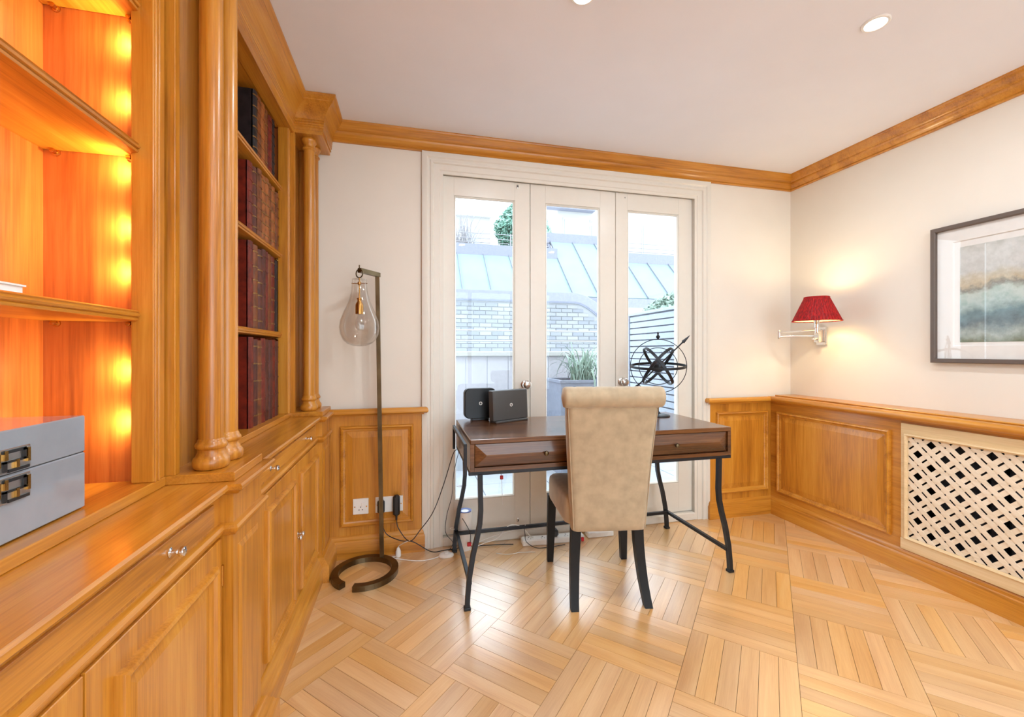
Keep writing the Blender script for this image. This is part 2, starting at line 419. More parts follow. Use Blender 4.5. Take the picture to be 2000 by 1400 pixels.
# --- parquet: 0.362 m squares of six strips, laid at 45 degrees
PIT = .362; NS = 6; SW = PIT/NS; A0, B0 = 1.160, .088
def clip(poly, axis, val, keep_less):
    out = []
    for i in range(len(poly)):
        p, q = poly[i], poly[(i+1) % len(poly)]
        ip = (p[axis] <= val) == keep_less or p[axis] == val; iq = (q[axis] <= val) == keep_less or q[axis] == val
        if ip: out.append(p)
        if ip != iq:
            t = (val-p[axis])/(q[axis]-p[axis]); out.append((p[0]+t*(q[0]-p[0]), p[1]+t*(q[1]-p[1])))
    return out
FX0, FX1, FY0, FY1 = -.455, 2.512, YF, 2.60
def seen(x, y):
    d = (x*math.sin(TH)+y*math.cos(TH)); r = x*math.cos(TH)-y*math.sin(TH)
    if d < .2: return False, 9
    px, py = 1000+825*r/d, 687+825*1.15/d
    return (-60 < px < 2060 and py < 1460), d
s2 = math.sqrt(.5); strips = []
for k in range(-14, 8):
    for m in range(-12, 12):
        along_a = (k+m) % 2 == 0
        for j in range(NS):
            g = .0006
            if along_a: a0,a1,b0,b1 = A0+k*PIT, A0+(k+1)*PIT, B0+m*PIT+j*SW, B0+m*PIT+(j+1)*SW
            else: a0,a1,b0,b1 = A0+k*PIT+j*SW, A0+k*PIT+(j+1)*SW, B0+m*PIT, B0+(m+1)*PIT
            a0 += g; a1 -= g; b0 += g; b1 -= g
            poly = [((a+b)*s2, (a-b)*s2) for a, b in ((a0,b0),(a1,b0),(a1,b1),(a0,b1))]
            for ax, v, kl in ((0,FX0,False),(0,FX1,True),(1,FY0,False),(1,FY1,True)):
                poly = clip(poly, ax, v, kl)
                if len(poly) < 3: break
            if len(poly) < 3: continue
            cx = sum(p[0] for p in poly)/len(poly); cy = sum(p[1] for p in poly)/len(poly)
            ar = abs(sum(poly[i][0]*poly[(i+1)%len(poly)][1]-poly[(i+1)%len(poly)][0]*poly[i][1] for i in range(len(poly))))/2
            if ar < 1e-4: continue
            sn, d = seen(cx, cy); strips.append((0 if sn else 1, d, poly, cx, cy, along_a, ar > .995*PIT*(SW-.0012)))
strips.sort(key=lambda t: (t[0], t[1]))
def plank_geo(poly, cx, cy, along, mb=None, dz=0):
    """chamfered strip; local x runs along the grain when used singly"""
    ang = R(45) if along else R(-45); ca, sa = math.cos(ang), math.sin(ang)
    loc = [((x-cx)*ca+(y-cy)*sa, -(x-cx)*sa+(y-cy)*ca) for x, y in poly]
    ins = [(u*(1-.00015/.181) if abs(u) > .03 else u, v*(1-.00015/.03)) for u, v in loc]
    return ang, loc, ins
def plank_mesh(loc, ins):
    n = len(loc); vs_ = [(u,v,-.012) for u,v in loc]+[(u,v,-.0006) for u,v in loc]+[(u,v,0) for u,v in ins]
    fs = [tuple(range(2*n,3*n))]+[(i,(i+1)%n,n+(i+1)%n,n+i) for i in range(n)]+[(n+i,n+(i+1)%n,2*n+(i+1)%n,2*n+i) for i in range(n)]
    return vs_, fs
def plank_finish(me, uvs):
    me.materials.append(FLOORW); uv = me.uv_layers.new(name='UVMap')
    for lp in me.loops: uv.data[lp.index].uv = uvs[lp.vertex_index]
    bm = bmesh.new(); bm.from_mesh(me); bmesh.ops.recalc_face_normals(bm, faces=bm.faces); bm.to_mesh(me); bm.free()
shared = None; rest_v, rest_f, rest_uv = [], [], []
for n_, (sn, d, poly, cx, cy, al, full) in enumerate(strips):
    ang, loc, ins = plank_geo(poly, cx, cy, al); V, F = plank_mesh(loc, ins)
    if n_ < 300 and sn == 0:
        if full and shared: me = shared
        else:
            me = bpy.data.meshes.new('plank'); me.from_pydata(V, [], F); plank_finish(me, [(v[0], v[1]) for v in V])
            if full: shared = me
        o = bpy.data.objects.new('plank', me); o.location = (cx, cy, random.uniform(-.0003, .0003)); o.rotation_euler = (0,0,ang)
        link(o, floor)
    else:
        k = len(rest_v); ca, sa = math.cos(ang), math.sin(ang)
        rest_v += [(cx+v[0]*ca-v[1]*sa, cy+v[0]*sa+v[1]*ca, v[2]) for v in V]; rest_f += [tuple(k+i for i in f) for f in F]
        ou, ov = random.random()*50, random.random()*50; rest_uv += [(v[0]+ou, v[1]+ov) for v in V]
me = bpy.data.meshes.new('parquet_strips'); me.from_pydata(rest_v, [], rest_f); plank_finish(me, rest_uv)
o = bpy.data.objects.new('parquet_strips', me); link(o, floor); o['kind'] = 'stuff'

# --- crown moulding on the painted walls
CROWN = [(0,2.322),(.010,2.322),(.014,2.328),(.012,2.336),(.020,2.342),(.034,2.352),(.040,2.364),(.040,2.370),(.046,2.374),(.052,2.384),(.058,2.398),(.066,2.406),(.070,2.412),(.070,H),(0,H)]
struct('trim_1', MB().sweep([(XR,YF),(XR,YB),(-.43,YB)], CROWN), OX, 'stained oak crown moulding along the back and right walls', smooth=35)

# --- wainscot
BASEP = [(0,0),(.018,0),(.018,.088),(.015,.094),(.012,.098),(.013,.104),(.009,.113),(.004,.121),(0,.124)]
CAPP = [(0,.790),(.012,.790),(.014,.797),(.028,.799),(.036,.806),(.038,.815),(.034,.826),(.026,.832),(0,.832)]
MOULD = [(0,0),(0,.009),(.004,.016),(.010,.019),(.015,.015),(.018,.009),(.024,.007),(.028,.003),(.032,.003),(.032,0)]
def wainscot_panel(parent, a0, a1, b0, b1, basis, mat_board=OZ):
    part('panel_moulding', MB().rect_mould(a0, a1, b0, b1, MOULD, basis), OX, parent, smooth=30)
    part('raised_panel', MB().raised(a0+.03, a1-.03, b0+.03, b1-.03, .002, .008, .035, basis), mat_board, parent)
# back left length
w = tags(root('trim_2', (-.18, 2.52, 0)), 'oak wainscot panel on the back wall behind the floor lamp', kind='structure')
part('panel_board', B(-.47, .068, 2.505, YB, 0, .79, b=.001), OZ, w)
part('cap_rail', MB().sweep([(.068,YB),(.068,2.505),(-.47,2.505)], CAPP), OX, w, smooth=35)
wainscot_panel(w, -.375, .021, .175, .735, P_YM(2.505))
struct('baseboard_back', MB().sweep([(.068,YB),(.068,2.505),(-.47,2.505)], BASEP), OX, 'oak baseboard under the wainscot behind the floor lamp', smooth=35)
# back right length
w = tags(root('trim_3', (2.26, 2.52, 0)), 'oak wainscot panel on the back wall between the doors and the corner', kind='structure')
part('panel_board', B(2.012, XR, 2.505, YB, 0, .79, b=.001), OZ, w)
part('cap_rail', MB().sweep([(2.53,2.505),(2.012,2.505),(2.012,YB)], CAPP), OX, w, smooth=35)
wainscot_panel(w, 2.056, 2.482, .17, .733, P_YM(2.505))
struct('baseboard_back', MB().sweep([(2.515,2.505),(2.012,2.505),(2.012,YB)], BASEP), OX, 'oak baseboard under the wainscot beside the far corner', smooth=35)
# right wall: deep boxed wainscot with a radiator bay
GY0, GY1, GZ0, GZ1 = .60, 1.675, .122, .777
w = tags(root('trim_4', (2.6, 1.0, 0)), 'deep boxed oak wainscot along the right wall', kind='structure')
fx = 2.515
part('panel_board', B(fx, fx+.018, GY1, 2.505, 0, .79, b=.001), OY, w)
part('panel_board', B(fx, fx+.018, YF, GY0, 0, .79, b=.001), OY, w)
part('rail_board', B(fx, fx+.018, GY0, GY1, 0, GZ0), OY, w)
part('rail_board', B(fx, fx+.018, GY0, GY1, GZ1, .79), OY, w)
CAPR = [(-.2,.790),(.012,.790),(.014,.797),(.028,.800),(.036,.808),(.038,.818),(.034,.828),(.028,.834),(-.2,.834)]
part('cap_rail', MB().sweep([(fx,YF),(fx,2.50)], CAPR), OY, w, smooth=35)
part('cap_rail', B(fx+.03, XR, YF, 2.50, .834, .842, b=.003), OY, w)
wainscot_panel(w, 1.725, 2.445, .168, .730, P_XM(fx))
wainscot_panel(w, -.25, .55, .168, .730, P_XM(fx))
struct('baseboard_right', MB().sweep([(fx,YF),(fx,2.505)], BASEP), OY, 'oak baseboard along the boxed right wall', smooth=35)

# --- door casing, threshold and three glazed leaves
CASE = [(0,0),(.0,.020),(.012,.024),(.030,.024),(.036,.018),(.046,.018),(.050,.022),(.062,.022),(.068,.014),(.100,.014),(.104,.010),(.122,.010),(.122,0)]
cs = MB().sweep([(2.022,0),(2.022,2.322),(.070,2.322),(.070,0)], CASE, basis=P_YM(YB))
cs.box(.19-.022, .19, YB-.002, YB+.20, 0, DZ); cs.box(1.90, 1.922, YB-.002, YB+.20, 0, DZ); cs.box(.168, 1.922, YB-.002, YB+.20, 2.206, DZ)
struct('trim_5', cs, GLOSSW, 'cream painted casing around the glazed doors', smooth=30)
struct('trim_6', B(.19, 1.90, 2.512, 2.72, 0, .052, b=.006), GLOSSW, 'cream painted threshold under the glazed doors')
LY0, LY1 = 2.545, 2.590
def leaf(name, x0, x1, g0, g1, label, knob=None, hardware=()):
    r = tags(root(name, ((x0+x1)/2, LY0, .055)), label, kind='structure')
    z0, z1, gz0, gz1 = .056, 2.202, .256, 2.090
    part('stile', B(x0, g0, LY0, LY1, z0, z1, b=.0015), GLOSSW, r); part('stile', B(g1, x1, LY0, LY1, z0, z1, b=.0015), GLOSSW, r)
    part('rail', B(g0, g1, LY0+.0002, LY1, z0, gz0), GLOSSW, r); part('rail', B(g0, g1, LY0+.0002, LY1, gz1, z1), GLOSSW, r)
    bd = [(0,0),(0,.010),(.004,.014),(.010,.006),(.012,0)]
    part('glazing_bead', MB().rect_mould(g0, g1, gz0, gz1, bd, P_YM(LY0+.014)), GLOSSW, r)
    part('pane', B(g0-.004, g1+.004, LY0+.021, LY0+.025, gz0-.004, gz1+.004), PANE, r)
    if knob:
        kx, kz = knob; k = MB(); M = Matrix.Rotation(R(90), 4, 'X')
        k.lathe([(.0001,0),(.024,0),(.026,.003),(.022,.007),(.011,.009),(.010,.026),(.018,.032),(.026,.040),(.028,.049),(.024,.057),(.013,.062),(.0001,.063)], (kx, LY0, kz), 24, M)
        part('door_knob', k, NICKEL, r, smooth=40)
    for kind, hx, hz in hardware:
        M = Matrix.Rotation(R(90), 4, 'X') @ Matrix.Diagonal((.6 if kind != 'screw' else 1, 1, 1, 1))
        q = .013 if kind != 'screw' else .004
        part('bolt_escutcheon' if kind != 'screw' else 'screw_head', MB().lathe([(.0001,0),(q,0),(q,.003),(q*.7,.005),(.0001,.005)], (hx, LY0, hz), 16, M), NICKEL, r, smooth=40)
        if kind == 'bolt': part('bolt_slot', B(hx-.003, hx+.003, LY0-.0062, LY0-.004, hz-.006, hz+.006), BLACKP, r)
leaf('door_1', .193, .732, .260, .635, 'left glazed door leaf, beside the floor lamp', knob=(.700, .947), hardware=(('bolt', .652, 2.176), ('bolt', .655, .105)))
leaf('door_2', .7355, 1.3175, .835, 1.208, 'middle glazed door leaf')
leaf('door_3', 1.321, 1.897, 1.407, 1.793, 'right glazed door leaf, behind the armillary sphere', knob=(1.362, .953), hardware=(('screw', 1.388, 2.172),))

# --- recessed ceiling downlights
def downlight(x, y, label):
    r = root('ceiling_downlight', (x, y, H), label, 'downlight', 'recessed ceiling downlights')
    part('trim_ring', MB().lathe([(.034,0),(.046,0),(.046,-.003),(.043,-.006),(.036,-.006),(.034,-.003)], (x,y,H), 28, closed=True), WHITEP, r, smooth=40)
    part('lamp_face', MB().lathe([(.0001,-.001),(.035,-.001),(.035,-.0025),(.0001,-.0035)], (x,y,H), 24), EM_DOWN, r)
    area_light('downlight_glow', (x,y,H-.008), .07, DOWN_W, (.88,.94,1), r)
downlight(1.75, 1.255, 'bright recessed ceiling downlight above the picture side of the room')
downlight(.60, 1.40, 'recessed ceiling downlight at the top edge, nearest the bookcase')
for x, y, lb in ((.60,.15,'above the near base cabinet, out of view'),(1.75,.05,'above the near end of the radiator cover, out of view'),(.60,-1.1,'by the rear window on the bookcase side'),(1.75,-1.15,'by the rear window on the picture side')):
    downlight(x, y, 'recessed ceiling downlight '+lb)

# ================================================================== BUILT-IN JOINERY ON THE LEFT
XB = XL + .004
BASE_PATH = [(-.43,2.502),(-.43,2.30),(-.46,2.30),(-.46,1.40),(-.43,1.40),(-.43,1.195),(-.46,1.195),(-.46,-.6)]
LOWM = [(0,.694),(.006,.694),(.010,.700),(.015,.706),(.016,.713),(.012,.720),(.004,.723),(0,.723)]
PLIN = [(0,0),(.040,0),(.040,.078),(.036,.084),(.030,.088),(.026,.098),(.016,.106),(.012,.116),(.004,.120),(0,.120)]
def low_mouldings(r, i0, i1):
    part('drawer_moulding', MB().sweep(BASE_PATH, LOWM, i0=i0, i1=i1), OY, r, smooth=35)
    part('plinth', MB().sweep(BASE_PATH, PLIN, i0=i0, i1=i1), OY, r, smooth=35)
DMOULD = [(0,0),(0,.009),(.003,.015),(.009,.018),(.014,.015),(.017,.008),(.022,.006),(.026,.001),(.026,0)]
def knob_at(parent, x, y, z, n='knob'):
    M = Matrix.Rotation(R(90), 4, 'Y')
    part(n, MB().lathe([(.0001,0),(.009,0),(.0095,.002),(.005,.004),(.004,.011),(.006,.015),(.0095,.018),(.0105,.022),(.009,.026),(.004,.028),(.0001,.0285)], (x,y,z), 18, M), CHROME, parent, smooth=40)
def cab_door(r, y0, y1, m0, m1, ky=None, kz=.39):
    d = part('door', B(-.46, -.4525, y0, y1, .126, .688, b=.0012), OZ, r)
    part('door_moulding', MB().rect_mould(m0, m1, .150, .640, DMOULD, P_XP(-.4525)), OZ, d, smooth=30)
    part('raised_panel', MB().raised(m0+.024, m1-.024, .174, .616, .002, .006, .025, P_XP(-.4525)), OZ, d)
    if ky: knob_at(d, -.4525, ky, kz)
    return d
def drawer(r, y0, y1, ks):
    d = part('drawer', B(-.46, -.4535, y0, y1, .733, .785, b=.001), OY, r)
    for k in ks: knob_at(d, -.4535, k, .760)
# near cabinet
r = root('base_cabinet', (-.63, .5, 0), 'oak base cabinet nearest the viewer, under the silver box', 'cabinet', 'built-in oak base cabinets')
part('carcass', B(XB, -.46, -.6, 1.195, 0, .796), OZ, r); low_mouldings(r, 6, 7)
cab_door(r, .735, 1.187, .793, 1.140); cab_door(r, .278, .730, .325, .672, .70)
part('hinge', MB().lathe([(.0001,0),(.004,0),(.004,.05),(.0001,.05)], (-.4525,1.189,.57), 10), BRASS, r)
drawer(r, .25, 1.15, (.955, .45))
# centre cabinet
r = root('base_cabinet', (-.63, 1.85, 0), 'oak base cabinet with two doors under the books', 'cabinet', 'built-in oak base cabinets')
part('carcass', B(XB, -.46, 1.40, 2.30, 0, .796), OZ, r); low_mouldings(r, 2, 3)
cab_door(r, 1.452, 1.890, 1.503, 1.845, 1.872, .395); cab_door(r, 1.893, 2.296, 1.936, 2.264, 1.912, .395)
drawer(r, 1.44, 2.26, (1.565, 2.06))
# pedestals below the columns
def pedestal(y0, y1, i0, i1, label):
    r = root('column_pedestal', (-.62, (y0+y1)/2, 0), label, 'pedestal', 'pedestals of the bookcase columns')
    part('body', B(XB, -.43, y0, y1, 0, .796), OZ, r); low_mouldings(r, i0, i1)
    part('raised_panel', MB().raised(y0+.03, y1-.035, .14, .655, .0015, .006, .012, P_XP(-.43)), OZ, r)
pedestal(1.195, 1.40, 3, 6, 'panelled oak pedestal under the near pair of columns')
pedestal(2.30, 2.502, 0, 2, 'panelled oak pedestal under the far pair of columns')
# worktop
r = root('worktop', (-.62, 1.0, .796), 'long polished oak worktop running over the base cabinets', 'worktop')
WT = [(0,.796),(.012,.797),(.018,.801),(.022,.807),(.030,.812),(.030,.820),(.026,.825),(0,.825)]
part('top_board', MB().poly(BASE_PATH + [(XB,-.6),(XB,2.502)], .796, .825), OY, r)
part('edge_moulding', MB().sweep(BASE_PATH, WT), OY, r, smooth=35)

# --- upper carcasses
UP_PATH = [(-.425,2.528),(-.425,2.30),(-.56,2.30),(-.56,1.40),(-.425,1.40),(-.425,1.195),(-.56,1.195),(-.56,-.6)]
FRIEZE = [(-.02,2.262),(0,2.262),(0,2.276),(.004,2.279),(.004,2.285),(.0015,2.288),(.005,2.291),(.005,2.297),(.0025,2.300),(.006,2.303),(.006,2.309),(.0035,2.312),(.007,2.315),(.007,2.322),(.010,2.328),
          (.013,2.336),(.020,2.350),(.032,2.368),(.048,2.384),(.056,2.389),(.056,2.394),(.062,2.400),(.068,2.408),(.070,2.413),(.070,H-.001),(-.02,H-.001)]
def cornice(r, i0, i1): part('cornice', MB().sweep(UP_PATH, FRIEZE, i0=i0, i1=i1), OY, r, smooth=30)
ZS = [1.22, 1.605, 1.93]
SHP = [(-.8,0),(-.612,0),(-.606,.002),(-.604,.006),(-.607,.009),(-.602,.011),(-.600,.015),(-.604,.018),(-.606,.0195),(-.603,.022),(-.607,.0248),(-.612,.025),(-.8,.025)]
def bay(name, y0, y1, i0, i1, label, lit):
    r = root(name, (-.70, (y0+y1)/2, .825), label, 'bookcase', 'built-in upper bookcase bays')
    part('base_board', B(XB, -.575, y0-.05, y1+.05, .825, .848, b=.002), OY, r)
    part('back_panel', B(XB, -.80, y0-.05, y1+.05, .848, 2.26), VENEER, r)
    for ya, yb in ((y0-.045, y0-.026), (y1+.026, y1+.045)): part('side_panel', B(-.80, -.60, ya, yb, .848, 2.26), VENEER, r)
    part('top_board', B(-.80, -.60, y0-.04, y1+.04, 2.244, 2.26), OY, r)
    part('stile', B(-.62, -.575, y0-.046, y0, .848, 2.262, b=.002), OZ, r); part('stile', B(-.62, -.575, y1, y1+.046, .848, 2.262, b=.002), OZ, r)
    bead = [(0,0),(.004,.0005),(.0055,.003),(.004,.0055),(0,.006)]
    for yy, sg in ((y0,1),(y1,-1)):
        for q in (.006, .020):
            part('bead_moulding', MB().tube([(-.575, yy-sg*q, .849), (-.575, yy-sg*q, 2.26)], .0035, 8), OZ, r, smooth=50)
    part('head_rail', B(-.62, -.56, y0-.046, y1+.046, 2.24, 2.264, b=.002), OY, r)
    cornice(r, i0, i1)
    part('frieze_backing', B(XB, -.578, y0-.046, y1+.046, 2.262, H-.002), OY, r)
    for z in ZS:
        s = part('shelf', MB().poly(SHP, y0-.024, y1+.024, basis=lambda a, b, h, z=z: (a, h, z+b)), OY, r, smooth=25)
        for ys, sg in ((y1+.026,-1),(y0-.026,1)):
            for xs in (-.632, -.775):
                part('shelf_peg', MB().lathe([(.0001,0),(.008,0),(.008,.003),(.005,.004),(.005,.014),(.0001,.015)], (xs,ys,z-.0055), 12, Matrix.Rotation(R(90 if sg < 0 else -90),4,'X')), BRASS, s, smooth=40)
    if lit:
        part('end_panel', B(XB, -.585, -.6, y0-.05, .826, 2.262), OZ, r)
        for ys, sg in ((y1+.016,1),(y0-.016,-1)):
            st = part('light_strip', B(-.6215, -.6200, ys-.007, ys+.007, .86, 2.23), BRASS, r)
            for z in (.987,1.107,1.335,1.439,1.571,1.73,1.866,2.05,2.17):
                part('strip_lamp', MB().sphere((-.6235, ys, z), .0035, 10, 6), EM_LED, st, smooth=60)
                area_light('strip_glow', (-.6265, ys-sg*.013, z), .022, LED_W, (1,.74,.38), st, rot=(0,R(90),0))
    return r
bay('display_bay', .35, 1.144, 6, 7, 'lit open oak shelving bay with the silver box, nearest the viewer', True)
bay('bookcase_bay', 1.446, 2.254, 2, 3, 'oak bookcase bay filled with old leather books between the columns', False)

# --- column pilasters
def column_part(r, x, y):
    z0, z1 = .848, 2.243
    c = part('column', MB().lathe([(.0275,z0+.07),(.0275,z0+.4),(.027,z0+.75),(.0255,z1-.06)], (x,y,0), 32), OZ, r, smooth=40)
    pr = [(.0001,0),(.034,0),(.039,.004),(.0415,.012),(.0415,.020),(.039,.028),(.034,.033),(.0335,.036),(.031,.041),(.0295,.047),(.0300,.051),(.0345,.054),(.0360,.060),(.0345,.066),(.031,.069),(.0305,.073),(.0275,.078)]
    part('column_base', MB().lathe([(a, z0+b) for a, b in pr], (x,y,0), 32), OZ, c, smooth=45)
    pt = [(.0255,-.066),(.0255,-.060),(.030,-.058),(.0335,-.052),(.030,-.046),(.026,-.045),(.026,-.034),(.027,-.030),(.032,-.022),(.0365,-.013),(.037,-.007),(.035,-.003),(.034,0),(.0001,0)]
    part('capital', MB().lathe([(a, z1+b) for a, b in pt], (x,y,0), 32), OZ, c, smooth=45)
def pilaster(y0, y1, i0, i1, label):
    r = root('column_bay', (-.5, (y0+y1)/2, .825), label, 'columns', 'paired columns of the bookcase')
    part('base_slab', B(XB, -.427, y0, y1, .825, .848, b=.002), OY, r)
    part('niche_board', B(XB, -.585, y0, y1, .848, 2.26), OZ, r)
    part('niche_stile', B(-.585, -.556, y0, y0+.022, .848, 2.243, b=.0015), OZ, r); part('niche_stile', B(-.585, -.556, y1-.022, y1, .848, 2.243, b=.0015), OZ, r)
    part('soffit_board', B(XB, -.430, y0, y1, 2.243, 2.262, b=.001), OY, r)
    part('entablature_core', B(XB, -.437, y0+.012, y1-.012, 2.262, H-.002), OY, r)
    cornice(r, i0, i1)
    column_part(r, -.503, y0+.062); column_part(r, -.503, y0+.156)
pilaster(1.195, 1.40, 3, 6, 'near pair of slender oak columns beside the lit shelves')
pilaster(2.30, 2.526, 0, 2, 'far pair of slender oak columns in the corner by the back wall')

# --- books
ORD = ['first','second','third','fourth','fifth','sixth','seventh','eighth','ninth','tenth','eleventh','twelfth']
def book(y, th, z, h, d, colr, label, group, bands):
    r = root('book', (-.65, y+th/2, z), label, 'book', group)
    xf = -.617 + random.uniform(-.003,.003); xb = xf-d
    if xb < -.797: xb = -.797
    c = MB(); t = .003
    c.box(xb, xf, y, y+t, z, z+h); c.box(xb, xf, y+th-t, y+th, z, z+h)
    sp = [(0,0)]+[(th*.5-math.cos(a)*th*.5, math.sin(a)*.008) for a in [math.pi*i/8 for i in range(9)]][1:-1]+[(th,0),(th,-.004),(0,-.004)]
    c.poly([(xf+b, y+a) for a, b in sp], z, z+h)
    part('cover', c, LEATH[colr], r)
    part('page_block', B(xb+.004, xf-.004, y+t, y+th-t, z+.004, z+h-.006), PAPER, r)
    hb = MB()
    for q in bands:
        zz = z+h*q
        hb.poly([(xf+b*1.12+.0012, y+a) for a, b in sp[:-2]]+[(xf-.001,y+th),(xf-.001,y)], zz-.0025, zz+.0025)
    part('spine_bands', hb, GILT if random.random() < .4 else LEATH[colr], r, kind='stuff')
ROWS = [('top', 1.955, .265, 1.905, [('black',.045),('brown',.05),('tan',.045),('brown',.04),('dark red',.045),('black',.045)]),
        ('second', 1.63, .285, 1.853, [('dark red',.05),('plum',.045),('brown',.048),('tan',.046),('tan',.046),('brown',.046),('tan',.046),('brown',.044)]),
        ('third', 1.245, .345, 1.853, [('dark red',.05),('brown',.05),('plum',.048),('plum',.045),('dark red',.03),('brown',.05),('dark red',.05),('black',.05)]),
        ('bottom', .848, .362, 1.853, [('dark red',.05),('plum',.05),('brown',.035),('dark red',.05),('plum',.05),('plum',.05),('dark red',.05),('plum',.045)])]
for nm, z, h, y, lst in ROWS:
    for i, (c, th) in enumerate(lst):
        hh = h - random.uniform(0, .014)
        book(y, th, z, hh, random.uniform(.135,.15), c, f'{c} leather-bound book, {ORD[i]} from the left on the {nm} book shelf', f'leather books on the {nm} shelf',
             [.10,.26,.42,.58,.74,.92] if nm != 'bottom' else [.12,.30,.52,.72,.92])
        y += th + .0012

# --- silver lacquer box on the lit bay floor
bx = root('jewellery_box', (-.68, .762, .848), 'glossy silver-grey lacquer box with a geometric gold and chrome emblem', 'box')
part('box_body', B(-.790, -.613, .53, .994, .850, .956, b=.002), LACQ, bx)
part('box_lid', B(-.790, -.613, .53, .994, .9575, 1.027, b=.002), LACQ, bx)
part('seam', B(-.788, -.615, .532, .992, .9558, .9577), BLACKP, bx)
def emblem(z0, z1, nm):
    xe = -.613; e = part(nm, B(xe, xe+.003, .656, .868, z0, z1, b=.0008), NICKEL, bx, label='chrome and gold fretwork plate')
    dk = MB(); gd = MB()
    for q in range(4):
        ya = .660+q*.0525; yb = ya+.046; ym = (ya+yb)/2; hm = (z1-z0)
        dk.box(xe+.003, xe+.0052, ya, yb, z0+hm*.42, z0+hm*.52); dk.box(xe+.003, xe+.0052, ya, ya+.006, z0+.003, z0+hm*.5)
        dk.box(xe+.003, xe+.0052, yb-.012, yb-.006, z0+hm*.45, z1-.003); dk.box(xe+.003, xe+.0052, ya+.008, yb, z0+.001, z0+.006)
        dk.box(xe+.003, xe+.0052, ya, yb-.006, z1-.007, z1-.002)
        gd.box(xe+.003, xe+.0065, yb-.005, yb, z0+hm*.3, z1-.004); gd.box(xe+.003, xe+.0065, ym-.003, ym+.003, z0+.006, z0+hm*.5)
        gd.box(xe+.003, xe+.0065, ya+.001, ya+.006, z0+hm*.55, z1-.002)
    part('dark_fret', dk, BLACKP, e); part('gold_bar', gd, BRASS, e)
emblem(.960, .998, 'emblem_plate'); emblem(.913, .953, 'emblem_plate')
wbk = root('white_book', (-.68, .74, 1.245), 'thin white book lying flat on the lit shelf above the silver box', 'book')
part('cover', MB().box(-.77,-.628,.60,.885,1.245,1.248).box(-.77,-.628,.60,.885,1.259,1.262).box(-.77,-.766,.60,.885,1.245,1.262), WHITEP, wbk)
part('page_block', B(-.766,-.631,.603,.882,1.248,1.259), MATB, wbk)

# ================================================================== RADIATOR COVER
rc = root('radiator_cover', (2.51, 1.14, 0), 'oak radiator cover, coloured pale as in daylight, with a diagonal lattice grille below the picture', 'radiator cover')
fr = fx - .008
def fbox(a0, a1, b0, b1, h0, h1, b=.0015): return B(fr-h1, fr-h0+.02, a0, a1, b0, b1, b=b)
part('top_rail', fbox(GY0, GY1, .722, GZ1, 0, 0), DAYLITOAK, rc); part('bottom_rail', fbox(GY0, GY1, GZ0, .180, 0, .004), DAYLITOAK, rc)
part('stile', fbox(GY1-.022, GY1, .180, .722, 0, 0), DAYLITOAK, rc); part('stile', fbox(GY0, GY0+.022, .180, .722, 0, 0), DAYLITOAK, rc)
part('inner_moulding', MB().rect_mould(GY0+.018, GY1-.018, .178, .724, [(0,0),(0,.008),(.005,.011),(.010,.006),(.013,.002),(.013,-.006),(0,-.006)], P_XM(fr)), DAYLITOAK, rc, smooth=30)
LA0, LA1, LB0, LB1 = GY0+.024, GY1-.024, .184, .718
def cliprect(poly):
    for ax, v, kl in ((0,LA0,False),(0,LA1,True),(1,LB0,False),(1,LB1,True)):
        poly = clip(poly, ax, v, kl)
        if len(poly) < 3: return None
    return poly
PER = .0800
for layer, sgn in (('front', -1), ('rear', 1)):
    # strip centre lines y*s2 + sgn*z*s2 = const ; black squares sit at (1.603, .629)
    c0 = (1.603 + sgn*.629)*s2
    for k in range(-16, 17):
        for off in (.0255, .0545):
            c = c0 + k*PER + off; hw = .0105
            q = []
            for dc, t in ((-hw,-2),(hw,-2),(hw,2),(-hw,2)):
                cc = c+dc; q.append((cc*s2 - sgn*t*s2*1.0, sgn*(cc*s2) + t*s2))
            # points satisfy (y + sgn*z)*s2 = cc
            q = cliprect(q)
            if not q: continue
            h = (.004, .0065) if layer == 'front' else (.001, .0035)
            part('lattice_slat', MB().poly(q, h[0]-.012, h[1]-.012, basis=P_XM(fr)), ROUGHOAK, rc)
part('shade_liner', MB().box(2.700, 2.712, GY0, GY1, .0, .785).box(fx+.02, 2.70, GY0-.012, GY0, 0, .785).box(fx+.02, 2.70, GY1, GY1+.012, 0, .785).box(fx+.02, 2.70, GY0, GY1, 0, .012), CAVSHADE, rc)  # near-black sheets put the shade inside the cover into colour
rad = MB()
for i in range(14): rad.box(2.62, 2.66, GY0+.06+i*.068, GY0+.06+i*.068+.05, .14, .70, b=.012)
rad.box(2.63, 2.65, GY0+.05, GY1-.05, .16, .20); rad.box(2.63, 2.65, GY0+.05, GY1-.05, .64, .68)
rad.box(2.632, 2.648, GY0+.10, GY0+.12, .0, .16); rad.box(2.632, 2.648, GY1-.12, GY1-.10, .0, .16)
thing('radiator', rad, RADI, 'dark radiator behind the lattice grille', 'radiator')

